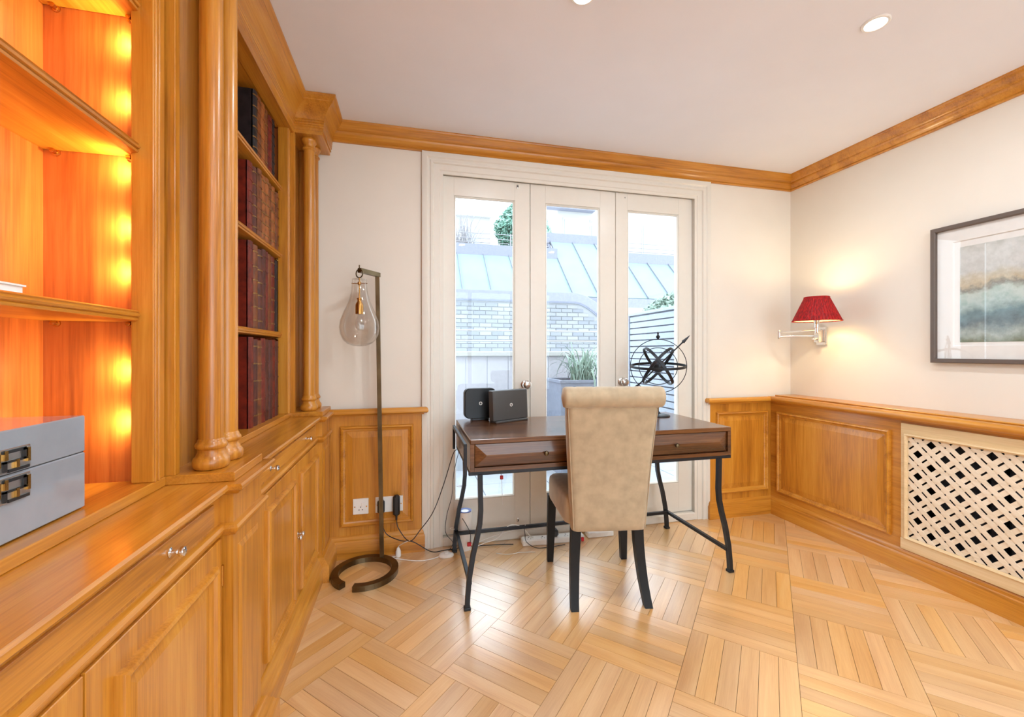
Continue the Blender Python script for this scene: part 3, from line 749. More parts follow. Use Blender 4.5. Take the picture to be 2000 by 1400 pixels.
# ================================================================== DESK
dk = root('desk', (.95, 2.16, 0), 'dark wooden writing desk with two drawers on a black steel frame', 'desk')
DX = (.262, 1.632); DY = (1.872, 2.452); DZb, DZt = .612, .758
part('desktop', B(DX[0], DX[1], DY[0], DY[1], DZt-.022, DZt, b=.003), WALNUT, dk)
part('side_board', B(DX[0], DX[0]+.02, DY[0]+.002, DY[1], DZb, DZt-.022, b=.001), WALNUT, dk); part('side_board', B(DX[1]-.02, DX[1], DY[0]+.002, DY[1], DZb, DZt-.022, b=.001), WALNUT, dk)
part('back_board', B(DX[0]+.02, DX[1]-.02, DY[1]-.02, DY[1], DZb, DZt-.022), WALNUT, dk)
part('bottom_rail', B(DX[0]+.02, DX[1]-.02, DY[0]+.002, DY[1]-.02, DZb, DZb+.018), WALNUT, dk)
part('divider', B(.937, .961, DY[0]+.002, DY[1]-.02, DZb+.018, DZt-.022), WALNUT, dk)
for x0, x1 in ((.285,.934),(.964,1.609)):
    f = MB(); z0, z1 = DZb+.021, DZt-.025; zm = (z0+z1)/2; y = DY[0]+.010; ri = DY[0]-.003; k0 = .050
    f.v = [(x0,y,z0),(x1,y,z0),(x1,y,z1),(x0,y,z1),(x0+k0,ri,zm-.003),(x1-k0,ri,zm-.003),(x1-k0,ri,zm+.003),(x0+k0,ri,zm+.003),(x0,y+.3,z0),(x1,y+.3,z0),(x1,y+.3,z1),(x0,y+.3,z1)]
    f.f = [(4,5,6,7),(0,1,5,4),(1,2,6,5),(2,3,7,6),(3,0,4,7),(0,8,9,1),(1,9,10,2),(2,10,11,3),(3,11,8,0),(8,11,10,9)]
    d = part('drawer', f, WALNUT, dk)
    kx = .612 if x0 < .5 else 1.297
    part('knob', MB().lathe([(.0001,0),(.005,0),(.005,.008),(.009,.012),(.0115,.018),(.010,.024),(.005,.027),(.0001,.0275)], (kx,ri+.001,zm), 18, Matrix.Rotation(R(90),4,'X')), BRONZE, d, smooth=40)
part('apron_frame', MB().box(DX[0]-.005, DX[1]+.0, DY[0]+.004, DY[0]+.024, DZb-.016, DZb-.001).box(DX[0], DX[1], DY[1]-.03, DY[1]-.01, DZb-.016, DZb-.001)
     .box(DX[0], DX[0]+.02, DY[0]+.024, DY[1]-.03, DZb-.016, DZb-.001).box(DX[1]-.02, DX[1], DY[0]+.024, DY[1]-.03, DZb-.016, DZb-.001), STEEL, dk)
for xs, sg in ((.243,1),):
    s = MB(); s.box(xs-.007, xs+.007, 1.885, 2.40, .720, .737, b=.001); s.box(xs-.007, xs+.007, 1.885, 1.903, .596, .720, b=.001)
    s.box(xs-.007, xs+.007, 2.382, 2.40, .604, .720, b=.001)
    part('side_frame', s, STEEL, dk)
def steel_leg(xt, xf, y):
    z = [.60,.52,.44,.38,.32,.24,.14,.06,.012]; w = [0,-.02,-.05,.02,.22,.55,.84,.96,1.0]
    part('leg', MB().tube([(xt+(xf-xt)*w[i], y, z[i]) for i in range(9)], 1, rect=(.0105,.0105), up=(0,1,0)), STEEL, dk)
    part('foot', B(xf-.015, xf+.015, y-.015, y+.015, 0, .013, b=.002), STEEL, dk)
for y in (1.880, 2.440): steel_leg(.308, .250, y); steel_leg(1.562, 1.630, y)
for x in (.262, 1.617): part('side_stretcher', B(x-.009, x+.009, 1.88, 2.44, .108, .126, b=.001), STEEL, dk)
part('back_stretcher', B(.262, 1.617, 2.40, 2.418, .108, .126, b=.001), STEEL, dk)

# ================================================================== CHAIR
ch = root('dining_chair', (.918, 1.960, 0), 'beige suede chair with a rolled top and black legs, drawn up to the desk', 'chair', rz=R(-9.6))
def loft(rows, cap=True):
    """rows: list of rings of points (same count)"""
    m = MB(); n = len(rows[0])
    for rg in rows: m.v += rg
    for i in range(len(rows)-1):
        for a in range(n): b = (a+1) % n; m.f.append((i*n+a, i*n+b, (i+1)*n+b, (i+1)*n+a))
    if cap: m.f.append(tuple(range(n-1,-1,-1))); m.f.append(tuple((len(rows)-1)*n+a for a in range(n)))
    return m
def rrect(cx, cy, hx, hy, r, z=None, ang=0, seg=4):
    pts = []
    for sx, sy, a0 in ((1,1,0),(-1,1,90),(-1,-1,180),(1,-1,270)):
        for i in range(seg+1):
            t = R(a0+90*i/seg); pts.append((cx+sx*(hx-r)+r*math.cos(t), cy+sy*(hy-r)+r*math.sin(t)))
    return pts
rows = []
for z, yc, hw, ht, r in ((.330,-.158,.160,.030,.020),(.336,-.160,.170,.040,.026),(.36,-.163,.173,.044,.028),(.45,-.168,.178,.045,.028),(.55,-.176,.184,.044,.028),(.65,-.186,.191,.043,.028),(.75,-.198,.198,.042,.028),(.85,-.213,.205,.041,.028),(.93,-.228,.209,.040,.026),(.955,-.232,.205,.036,.022)):
    rows.append([(x, y, z) for x, y in rrect(0, yc, hw, ht, r)])
part('backrest', loft(rows), SUEDE, ch, smooth=60, local=True)
# rolled top with soft vertical pleats
roll = MB(); nx = 48; ns = 20
for i in range(nx+1):
    u = -1+2*i/nx; x = u*.232; e = max(0, abs(u)-.93)/.07; k = math.sqrt(max(0, 1-e*e))*.92+.08
    pl = 1 - .05*max(math.exp(-((u-q)/.018)**2) for q in (-.75,-.375,0,.375,.75))
    for j in range(ns):
        t = 2*math.pi*j/ns
        roll.v.append((x, -.252+.046*k*pl*math.cos(t), .950+.047*k*pl*math.sin(t)))
for i in range(nx):
    for j in range(ns): b = (j+1) % ns; roll.f.append((i*ns+j, i*ns+b, (i+1)*ns+b, (i+1)*ns+j))
roll.f.append(tuple(range(ns))); roll.f.append(tuple(nx*ns+j for j in range(ns)))
part('rolled_top', roll, SUEDE, ch, smooth=70, local=True)
part('back_seam', MB().tube([(-.205,-.262,.905),(-.1,-.264,.906),(.1,-.264,.906),(.205,-.262,.905)], .003, 6), SUEDE, ch, smooth=60, local=True)
for s_ in (-1,1):
    part('piping', MB().tube([(s_*(.166),-.198,.345),(s_*.172,-.205,.45),(s_*.185,-.222,.65),(s_*.199,-.246,.85),(s_*.203,-.256,.90)], .0025, 6), SUEDE, ch, smooth=60, local=True)
rows = []
for z, gx, gy, r in ((.352,.93,.93,.03),(.358,.985,.985,.04),(.375,1,1,.045),(.445,1,1,.045),(.468,.985,.985,.045),(.480,.94,.94,.045),(.486,.80,.80,.04),(.489,.4,.4,.02)):
    q = []
    for x, y in rrect(0, 0, .218*gx, .205*gy, r):
        w = 1-.10*(.5-y/.41)*1.0; q.append((x*w, y+.035, z))
    rows.append(q)
part('seat', loft(rows), SUEDE, ch, smooth=60, local=True)
for s_ in (-1,1):
    x = .206 if s_ > 0 else -.206
    lg = loft([[(x*.96+a*.022, .212+b*.022, .37) for a, b in ((-1,-1),(1,-1),(1,1),(-1,1))], [(x*.98+a*.020, .218+b*.020, .18) for a, b in ((-1,-1),(1,-1),(1,1),(-1,1))], [(x+a*.016, .222+b*.016, 0) for a, b in ((-1,-1),(1,-1),(1,1),(-1,1))]])
    part('leg', lg, BLACKW, ch, local=True)
    rw = []
    for z, yy, xx, h in ((.35,-.150,.146,.022),(.26,-.152,.150,.021),(.18,-.162,.155,.020),(.10,-.182,.160,.019),(.04,-.206,.165,.018),(0,-.226,.168,.0175)):
        rw.append([(s_*xx+a*h, yy+b*h, z) for a, b in ((-1,-1),(1,-1),(1,1),(-1,1))])
    part('leg', loft(rw), BLACKW, ch, local=True, smooth=35)

# ================================================================== FLOOR LAMP
fl = root('floor_lamp', (-.222, 2.30, 0), 'antique brass floor lamp with a hanging oversized clear bulb and open ring base', 'floor lamp')
rg = MB(); g0 = math.degrees(math.atan2(-.145,-.078)); ang = [R(g0+12+(336)*i/48) for i in range(49)]
rg.tube([(-.222+.148*math.cos(a), 2.30+.148*math.sin(a), .0135) for a in ang], 1, rect=(.0135,.017), up=(0,0,1))
part('ring_base', rg, BRONZE, fl)
px_, py_ = -.150, 2.430
part('pole', MB().quadbox([(px_-.009,py_-.014,.02),(px_+.013,py_-.014,.02),(px_+.013,py_+.010,.02),(px_-.009,py_+.010,.02),
     (px_-.033,py_-.014,1.562),(px_-.011,py_-.014,1.562),(px_-.011,py_+.010,1.562),(px_-.033,py_+.010,1.562)]), BRONZE, fl)
hx, hy = -.253, 2.315; ax0 = Vector((px_-.022, py_-.002, 1.573)); ax1 = Vector((hx, hy, 1.573))
part('arm', MB().tube([ax0+(ax0-ax1).normalized()*.012, ax1], 1, rect=(.0115,.0115), up=(0,0,1)), BRONZE, fl)
part('hook', MB().tube([(hx, hy, 1.60)]+[(hx+.019*math.sin(t)*.9, hy-.010*math.sin(t), 1.556+.022*math.cos(t)) for t in [2*math.pi*i/16 for i in range(17)]], .0032, 8), BRONZE, fl, smooth=60)
part('spindle', MB().lathe([(.0001,1.345),(.020,1.345),(.020,1.392),(.018,1.400),(.010,1.412),(.010,1.420),(.013,1.424),(.013,1.428),(.0035,1.430),(.0035,1.495),(.009,1.500),(.009,1.512),(.0035,1.516),(.0035,1.535),(.0001,1.536)], (hx,hy,0), 20), BRASS, fl, smooth=40)
part('cross_pin', MB().tube([(hx-.040,hy+.01,1.505),(hx+.040,hy-.01,1.505)], .0025, 8), BRASS, fl)
gp = [(.0370,1.525),(.0375,1.50),(.042,1.455),(.056,1.405),(.078,1.355),(.094,1.310),(.099,1.275),(.094,1.240),(.080,1.210),(.058,1.190),(.030,1.180),(.0001,1.178)]
part('glass_shade', MB().lathe([(r_, z) for r_, z in gp]+[(max(.0001,r_-.0022), z+.0022) for r_, z in gp[::-1]], (hx,hy,0), 40), BULBG, fl, smooth=70)
part('filament_bulb', MB().lathe([(.008,1.345),(.010,1.335),(.018,1.315),(.021,1.295),(.018,1.275),(.008,1.264),(.0001,1.262)], (hx,hy,0), 20), BULBG, fl, smooth=70)

# ================================================================== WALL SCONCE
wl = root('wall_sconce', (XR, 2.28, 1.26), 'chrome swing-arm wall lamp with a red pleated shade by the corner', 'wall lamp')
part('back_plate', B(XR-.016, XR, 2.244, 2.318, 1.196, 1.318, b=.004), CHROME, wl)
part('pivot_block', B(XR-.060, XR-.016, 2.262, 2.296, 1.214, 1.300, b=.004), CHROME, wl)
part('switch_knob', MB().lathe([(.0001,0),(.010,0),(.010,.02),(.007,.024),(.0001,.025)], (XR-.060,2.282,1.236), 16, Matrix.Rotation(R(-90),4,'Y')), CHROME, wl, smooth=40)
PV = Vector((XR-.055, 2.30, 1.258)); J = Vector((2.480, 2.400, 1.256)); S = Vector((2.505, 2.145, 1.284))
part('lower_arm', MB().tube([PV, J], .0060, 12), CHROME, wl, smooth=60)
part('elbow', MB().lathe([(.0001,1.238),(.0085,1.238),(.0095,1.241),(.0095,1.299),(.0085,1.302),(.0001,1.302)], (J.x,J.y,0), 16), CHROME, wl, smooth=40)
part('upper_arm', MB().tube([(J.x,J.y,1.284), S], .0060, 12), CHROME, wl, smooth=60)
part('lamp_stem', MB().lathe([(.0001,1.268),(.010,1.268),(.011,1.272),(.011,1.300),(.015,1.304),(.015,1.345),(.018,1.350),(.018,1.385),(.0001,1.386)], (S.x,S.y,0), 18), CHROME, wl, smooth=40)
fold = lambda t: 1+.012*math.sin(t*44)
sh = part('lamp_shade', MB().lathe([(.131,1.345),(.066,1.495)], (S.x,S.y,0), 264, fold=fold).mesh('lamp_shade', SHADE, 60), SHADE, wl)
bmx = bmesh.new(); bmx.from_mesh(sh.data); bmesh.ops.delete(bmx, geom=[f for f in bmx.faces if len(f.verts) > 4], context='FACES_ONLY'); bmx.to_mesh(sh.data); bmx.free()
part('shade_trim', MB().tube([(S.x+.132*math.cos(t), S.y+.132*math.sin(t), 1.345) for t in [2*math.pi*i/48 for i in range(48)]], .0028, 6, closed=True), SHADE, wl, smooth=60)
part('shade_trim', MB().tube([(S.x+.067*math.cos(t), S.y+.067*math.sin(t), 1.495) for t in [2*math.pi*i/40 for i in range(40)]], .0028, 6, closed=True), SHADE, wl, smooth=60)
ln = part('shade_lining', MB().lathe([(.126,1.347),(.062,1.493)], (S.x,S.y,0), 64).mesh('shade_lining', LINING, 60), LINING, wl)
bmx = bmesh.new(); bmx.from_mesh(ln.data); bmesh.ops.delete(bmx, geom=[f for f in bmx.faces if len(f.verts) > 4], context='FACES_ONLY'); bmx.to_mesh(ln.data); bmx.free()
part('light_bulb', MB().sphere((S.x,S.y,1.435), .014, 16, 10, (1,1,1.6)), EM_BULB, wl, smooth=60)
point_light('sconce_glow', (S.x,S.y,1.452), .026, SCONCE_W, (1,.82,.52), wl)

# ================================================================== PICTURE
pc = root('framed_picture', (XR, 1.20, 1.445), 'large framed abstract landscape print with a wide white mat on the right wall', 'picture')
PY0, PY1, PZ0, PZ1 = .72, 1.655, 1.093, 1.796
part('frame', MB().rect_mould(PY0, PY1, PZ0, PZ1, [(0,0),(0,.030),(.003,.033),(.019,.033),(.022,.030),(.022,0)], P_XM(XR-.001)), FRAMEB, pc, smooth=30)
part('backing_mat', B(XR-.008, XR-.002, PY0+.01, PY1-.01, PZ0+.01, PZ1-.01), MATB, pc)
part('window_mat', MB().rect_mould(PY0+.020, PY1-.020, PZ0+.020, PZ1-.020, [(0,.007),(0,.014),(.066,.014),(.070,.007)], P_XM(XR-.001)), MATB, pc)
part('print_sheet', B(XR-.0095, XR-.008, PY0+.112, PY1-.112, PZ0+.105, PZ1-.118), ART, pc)
part('glazing', B(XR-.024, XR-.022, PY0+.018, PY1-.018, PZ0+.018, PZ1-.018), PICG, pc)

# ================================================================== ON THE DESK
ZD = DZt
def router(loc, rz, w, h, t, rad, mat, label, tilt=0, feet=True):
    r = root('router', loc, label, 'router', rz=rz)
    rows = []
    for y, k in ((-t/2,.96),(-t/2+.004,1),(t/2-.004,1),(t/2,.96)):
        sh_ = -tilt*0
        rows.append([(x*k, y + (z)*tilt, z*k+h/2*(1-k)+.012) for x, z in [(a, b+h/2) for a, b in rrect(0,0,w/2,h/2,rad,seg=6)]])
    part('case', loft(rows), mat, r, smooth=35, local=True)
    M = Matrix.Rotation(R(90),4,'X'); yf = -t/2 + (h*.5)*tilt
    part('logo_ring', MB().lathe([(.0062,.0),(.0098,.0),(.0098,.0018),(.0062,.0018)], (0,yf,h*.5+.012), 24, M, closed=True), WHITEP, r, local=True)
    part('logo_drop', MB().tube([(.0015,yf-.001,h*.5+.012),(.0045,yf-.001,h*.5+.0165)], .0013, 6), WHITEP, r, local=True)
    if feet: part('stand', B(-w*.46, w*.46, -t*.75, t*.7, .0, .012, b=.003), mat, r, local=True)
    else: part('stand', B(-w*.28, w*.28, -t*.5, t*.5, .0, .014, b=.003), mat, r, local=True)
    return r
router((.392,2.405,ZD), R(6), .185, .172, .040, .030, BLACKP, 'black rounded router standing behind the grey one on the desk', feet=False)
router((.548,2.330,ZD), R(26), .250, .165, .045, .005, GREYP, 'dark grey square-cornered router at the left end of the desk', tilt=.05)
# armillary sphere
ar = root('armillary_sphere', (1.476,2.300,ZD), 'dark iron armillary sphere ornament with an arrow on the desk', 'ornament')
ac = Vector((1.476,2.300,1.063))
def ring(rad, M, hw, ht, n=48):
    """flat band: radius, rotation, half width along its axis, half thickness"""
    m = MB(); return m.lathe([(rad-ht,-hw),(rad+ht,-hw),(rad+ht,hw),(rad-ht,hw)], ac, n, M, closed=True)
Rx = lambda d: Matrix.Rotation(R(d),4,'X'); Ry = lambda d: Matrix.Rotation(R(d),4,'Y'); Rz = lambda d: Matrix.Rotation(R(d),4,'Z')
view = math.degrees(math.atan2(1.476,2.300))        # bearing of the ornament from the doorway
part('outer_ring', ring(.163, Rz(-view-4) @ Rx(90), .0020, .0022, 64), STEEL, ar, smooth=40)
part('inner_ring', ring(.112, Rz(-view-4) @ Rx(90), .0030, .0022, 56), STEEL, ar, smooth=40)
part('horizon_ring', ring(.160, Matrix.Rotation(R(5),4,Vector((math.cos(R(-view)),math.sin(R(-view)),0))), .0075, .0018, 64), STEEL, ar, smooth=40)
part('zodiac_ring', ring(.135, Rz(-view) @ Ry(54) @ Rx(-12), .0085, .0018, 56), STEEL, ar, smooth=40)
part('tropic_ring', ring(.135, Rz(-view) @ Ry(-52) @ Rx(-12), .0085, .0018, 56), STEEL, ar, smooth=40)
part('globe', MB().sphere(ac, .040, 24, 14), STEEL, ar, smooth=60)
dv = Vector((math.cos(R(-view)), math.sin(R(-view)), 0)); dn = (dv*.70+Vector((0,0,.72))).normalized()
part('arrow_shaft', MB().tube([ac-dn*.185, ac+dn*.215], .0042, 8), STEEL, ar)
Ma = dn.to_track_quat('Z','Y').to_matrix().to_4x4()
part('arrow_head', MB().lathe([(.0001,.262),(.004,.245),(.011,.205),(.0045,.200),(.0045,.19)], ac, 10, Ma), STEEL, ar, smooth=30)
part('arrow_tail', MB().lathe([(.0042,-.16),(.009,-.175),(.009,-.195),(.0001,-.2)], ac, 8, Ma), STEEL, ar)
part('finial', MB().lathe([(.0001,.162),(.008,.163),(.006,.168),(.011,.174),(.012,.182),(.007,.188),(.004,.192),(.006,.198),(.004,.206),(.0001,.212)], ac, 14), STEEL, ar, smooth=45)
part('stem', MB().lathe([(.008,-.162),(.006,-.18),(.012,-.20),(.013,-.215),(.007,-.23),(.006,-.275),(.014,-.285),(.020,-.290)], ac, 16), STEEL, ar, smooth=45)
part('foot', MB().lathe([(.0001,ZD),(.070,ZD),(.070,ZD+.006),(.060,ZD+.011),(.025,ZD+.016),(.0001,ZD+.017)], (ac.x,ac.y,0), 28), STEEL, ar, smooth=40)

# ================================================================== SOCKETS, PLUGS, CABLES AND SMALL THINGS NEAR THE FLOOR
def socket(x0, x1, z0, z1, label, gangs):
    y = 2.4965; r = root('wall_socket', ((x0+x1)/2, y, (z0+z1)/2), label, 'socket')
    part('face_plate', B(x0, x1, y-.009, 2.499, z0, z1, b=.002), WHITEP, r)
    w = (x1-x0)/gangs
    for g in range(gangs):
        cx_ = x0+w*(g+.5); zc = (z0+z1)/2
        part('switch_rocker', B(cx_+.004, cx_+.018, y-.0115, y-.0085, zc-.002, zc+.022, b=.001), WHITEP, r)
        for hx_, hz_, ww, hh in ((cx_-.003, zc-.006, .004, .007), (cx_-.012, zc-.020, .0065, .004), (cx_+.006, zc-.020, .0065, .004)):
            part('pin_slot', B(hx_, hx_+ww, y-.0093, y-.0088, hz_, hz_+hh), BLACKP, r)
    for sx_ in (x0+.010, x1-.010): part('screw_head', MB().lathe([(.0001,0),(.0035,0),(.0035,.0015),(.0001,.0018)], (sx_, y-.009, (z0+z1)/2), 10, Matrix.Rotation(R(90),4,'X')), BRASS, r)
socket(-.306, -.224, .244, .330, 'single square wall socket left of the lamp pole', 1)
socket(-.187, -.037, .244, .330, 'double wall socket with two black plugs behind the lamp pole', 2)
def plug(x, label, h=.075):
    r = root('power_plug', (x, 2.4875, .285), label, 'plug')
    part('plug_body', B(x-.019, x+.019, 2.452, 2.4870, .285-h/2, .285+h/2, b=.010), BLACKP, r, smooth=40)
    part('cord_grip', MB().tube([(x,2.462,.285-h/2+.004),(x,2.460,.285-h/2-.020)], .0055, 8), BLACKP, r, smooth=50)
plug(-.155, 'black power plug in the socket just behind the lamp pole'); plug(-.072, 'tall black adaptor plug at the right of the double socket', .115)
def cable(pts, mat, label, rad=.0026):
    return thing('cable', MB().tube(crom(pts, 8), rad, 6), mat, label, 'cable', smooth=60)
cable([(-.072,2.460,.215),(-.06,2.45,.16),(.0,2.40,.105),(.06,2.42,.155),(.13,2.42,.25),(.19,2.43,.40),(.240,2.43,.56),(.262,2.43,.59)], BLACKP, 'black cable rising from the socket to the top of the left desk leg')
cable([(-.155,2.458,.235),(-.13,2.455,.14),(-.05,2.42,.105),(.02,2.42,.09),(.12,2.43,.02),(.20,2.46,.006),(.35,2.47,.006),(.52,2.455,.006),(.60,2.44,.006)], BLACKP, 'black cable sagging from the socket to the floor behind the desk')
cable([(.0,2.40,.108),(-.03,2.42,.09),(-.06,2.452,.06),(-.062,2.462,.04)], WHITEP, 'short white cord hanging to the small white plug by the baseboard', .0022)
cable([(-.12,2.455,.006),(-.02,2.40,.0035),(.07,2.37,.0035),(.15,2.39,.0035),(.20,2.42,.006)], WHITEP, 'grey-white lead lying on the floor between lamp and desk')
wp = root('power_plug', (-.062, 2.455, .0), 'small white plug hanging against the baseboard by the lamp', 'plug')
part('plug_body', MB().lathe([(.0001,.0),(.014,.0),(.016,.006),(.015,.030),(.009,.046),(.004,.052),(.0001,.052)], (-.062,2.456,.001), 14), WHITEP, wp, smooth=40)
part('plug_pin', MB().tube([(-.075,2.452,.008),(-.095,2.447,.008)], .003, 8).tube([(-.072,2.445,.010),(-.090,2.437,.010)], .003, 8), NICKEL, wp)
ad = root('inline_switch', (.205, 2.415, 0), 'oval white foot switch on the floor by the left desk leg', 'foot switch')
part('switch_body', MB().lathe([(.0001,0),(.040,0),(.043,.006),(.040,.014),(.028,.020),(.0001,.021)], (.200,2.395,.0003), 24, Matrix.Diagonal((1,.62,1,1))), WHITEP, ad, smooth=45)
part('pedal', MB().lathe([(.0001,.020),(.014,.020),(.013,.026),(.0001,.027)], (.200,2.395,.0003), 16), WHITEP, ad, smooth=45)
cn = root('canister', (.312, 2.470, 0), 'white canister with a blue dished lid behind the left desk leg', 'canister')
part('canister_body', MB().lathe([(.0001,.0),(.034,.0),(.037,.004),(.040,.20),(.040,.222),(.0001,.222)], (.314,2.462,0), 28), WHITEP, cn, smooth=40)
part('canister_lid', MB().lathe([(.0001,.215),(.010,.214),(.020,.221),(.034,.226),(.0385,.226),(.0385,.222),(.0001,.2215)], (.314,2.462,.0002), 28), BLUEP, cn, smooth=40)
def power_strip(loc, rz, L, n, label, plugs=()):
    r = root('power_strip', loc, label, 'power strip', 'power strips under the desk', rz=rz)
    part('strip_body', B(-L/2, L/2, -.032, .032, 0, .036, b=.006), WHITEP, r, local=True)
    for i in range(n):
        x = -L/2+L*(i+.5)/n
        part('outlet', MB().box(x-.003,x+.003,.004,.012,.0355,.0366).box(x-.013,x-.006,-.014,-.010,.0355,.0366).box(x+.006,x+.013,-.014,-.010,.0355,.0366), BLACKP, r, local=True)
        if i in plugs:
            b = part('plug', B(x-.022, x+.022, -.024, .022, .0362, .078, b=.009), BLACKP, r, local=True, smooth=40)
    return r
power_strip((.735,2.430,0), R(-4), .17, 2, 'white power strip on the floor, left of the chair leg')
power_strip((.925,2.425,0), R(-3), .22, 3, 'white power strip with a black plug behind the chair leg', plugs=(0,))
power_strip((1.155,2.445,0), R(-2), .17, 2, 'white power strip under the desk, right of the other two')
cable([(.335,2.43,.006),(.42,2.44,.03),(.50,2.43,.055),(.56,2.41,.128),(.62,2.41,.128),(.66,2.41,.10),(.70,2.42,.05),(.72,2.43,.037)], WHITEP, 'white cable looped over the back desk stretcher')
cable([(.30,2.44,.02),(.40,2.47,.03),(.50,2.46,.06),(.58,2.44,.085),(.64,2.43,.10),(.665,2.405,.128)], WHITEP, 'thin white cord tied along the back stretcher', .002)
cable([(.655,2.405,.13),(.66,2.40,.08),(.67,2.40,.03),(.72,2.37,.0035),(.80,2.36,.0035),(.90,2.37,.0035)], BLACKP, 'thin black cable dropping from the stretcher to the power strips', .002)
cable([(.48,2.36,.0035),(.54,2.33,.0035),(.62,2.335,.0035),(.70,2.32,.0035)], WHITEP, 'thin grey lead lying on the floor under the desk', .0018)
cable([(.275,2.43,.58),(.245,2.43,.45),(.235,2.425,.33),(.205,2.42,.22),(.20,2.43,.12),(.24,2.425,.06),(.215,2.415,.02)], BLACKP, 'thin dark lead coiling down the left desk leg', .0018)
cable([(.290,2.40,.205),(.312,2.39,.17),(.335,2.385,.12),(.335,2.39,.07)], BLACKP, 'short black lead in front of the canister', .0022)
cable([(.468,2.30,.611),(.468,2.30,.56),(.485,2.30,.50),(.497,2.30,.462)], GREYP, 'thin grey cord hanging under the desktop', .0016)
thing('cord_tag', B(.489,.507,2.295,2.305,.440,.462,b=.002), REDP, 'small red tag on the cord hanging under the desk', 'tag', 'red cord tags')
cable([(.498,2.30,.440),(.501,2.30,.38),(.503,2.30,.30)], WHITEP, 'white thread below the red tag under the desk', .0012)
thing('cord_tag', B(.318,.340,2.384,2.396,.046,.068,b=.002), REDP, 'red tag in front of the white canister', 'tag', 'red cord tags')
thing('cord_tag', B(1.008,1.024,2.375,2.387,.006,.030,b=.002), REDP, 'red tag on the floor beside the chair leg', 'tag', 'red cord tags')
for z_ in (.545, .375, .135): thing('cable_tie', MB().tube([(.300-(.06 if z_ < .2 else .02 if z_ < .4 else 0)+.0145*math.cos(t), 2.44+.0145*math.sin(t), z_) for t in [2*math.pi*i/14 for i in range(14)]], .0014, 5, closed=True), WHITEP,
      {'0.545':'white cable tie near the top of the left rear desk leg','0.375':'white cable tie at the bend of the left rear desk leg','0.135':'white cable tie low on the left rear desk leg'}[str(z_)], 'cable tie', 'white cable ties')

# ================================================================== OUTSIDE
struct('terrace_floor', B(-3, 4.2, 2.79, 5.0, -.10, -.02), PAVE, 'pale paved terrace outside the doors')
pav = root('paving', (1, 3.8, -.02), 'pale paving slabs of the terrace', 'paving', kind='structure')
for i in range(7):
    for j in range(5):
        x = -.6+i*.60; y = 2.80+j*.42
        if y+.41 < 4.9: part('paving_slab', B(x, x+.594, y, y+.414, -.02, -.006, b=.004), PAVE, pav)
# boarded low wall with a white coping
bw = root('boarded_wall', (.9, 4.32, -.02), 'lilac-grey boarded terrace wall with a white coping', 'wall')
for i in range(12): part('board', B(-.55+i*.222, -.55+i*.222+.217, 4.30, 4.33, -.02, 1.105, b=.004), BOARDW, bw)
part('coping', B(-.6, 2.15, 4.26, 4.37, 1.105, 1.155, b=.006), RENDERW, bw)
st_ = MB().box(-.55, 1.25, 4.12, 4.298, -.02, .34); part('kerb', st_, PAVE, bw)
rl = root('terrace_railing', (.9, 4.62, 1.0), 'white two-bar railing in front of the brick wall', 'railing')
for z in (1.270, 1.385): part('rail', MB().tube([(-1.2,4.62,z),(2.33,4.62,z)], .011, 8), RAILM, rl, smooth=60)
for x in (-1.1, .45, 2.32): part('post', B(x-.015,x+.015,4.605,4.635,.0,1.40), RAILM, rl)
# brick parapet with a swept lead coping
bp = root('brick_parapet', (1.8, 7.7, 0), 'pale stock brick parapet wall with a curved lead coping', 'wall')
def topz(x): return 2.10 if x < 3.04 else 2.10-.50*((1-math.cos(min(1,(x-3.04)/.90)*math.pi/1.25))/1.81)
pr = [(-1.8,-.1), (4.2,-.1)] + [(4.2-i*.058, topz(4.2-i*.058)) for i in range(0,21)] + [(-1.8,2.10)]
part('wall_core', MB().poly(pr, 0, .22, basis=P_YP(7.615)), MORTAR, bp)
bme = B(0,.215,0,.03,0,.065,b=.003).mesh('brick', BRICK)
for r_ in range(16):
    z = .93+r_*.0750
    for i in range(1, 17):
        x = i*.2255+(.113 if r_ % 2 else 0)
        if z+.066 > min(topz(x), topz(x+.215)): continue
        o = bpy.data.objects.new('brick', bme); o.location = (x, 7.60+random.uniform(-.002,.002), z); link(o, bp)
cp = [(-1.8,2.10)]+[(x_, topz(x_)) for x_ in [3.04+i*.07 for i in range(17)]]
part('lead_coping', MB().sweep(cp, [(0,-.02),(0,.03),(.017,.042),(.165,.042),(.18,.03),(.18,-.30),(0,-.30)], basis=P_YM(7.60)), LEAD, bp)
part('drip_line', MB().sweep(cp, [(-.020,-.01),(-.020,.016),(0,.016),(0,-.01)], basis=P_YM(7.60)), PLANTERM, bp)
# pitched verdigris roof in two heights
rf = root('pitched_roof', (2.2, 8.3, 2.1), 'pale verdigris metal roof with standing seams behind the brick wall', 'roof')
def roof_panel(x0, x1, L):
    y0, z0 = 7.95, 2.245
    part('roof_panel', MB().quadbox([(x0,y0,z0),(x1,y0,z0),(x1,y0+L,z0+L),(x0,y0+L,z0+L),(x0,y0-.02,z0+.02),(x1,y0-.02,z0+.02),(x1,y0+L-.02,z0+L+.02),(x0,y0+L-.02,z0+L+.02)]), COPPER, rf)
    part('standing_seam', MB().quadbox([(x0-.008,y0-.02,z0+.02),(x0+.008,y0-.02,z0+.02),(x0+.008,y0+L-.02,z0+L+.02),(x0-.008,y0+L-.02,z0+L+.02),(x0-.008,y0-.04,z0+.04),(x0+.008,y0-.04,z0+.04),(x0+.008,y0+L-.04,z0+L+.04),(x0-.008,y0+L-.04,z0+L+.04)]), LEAD, rf)
xx = -1.8
while xx < 7.2:
    tall = 3.15 < xx+.27 < 4.7
    roof_panel(xx, xx+.548, 1.49 if tall else .96); xx += .555
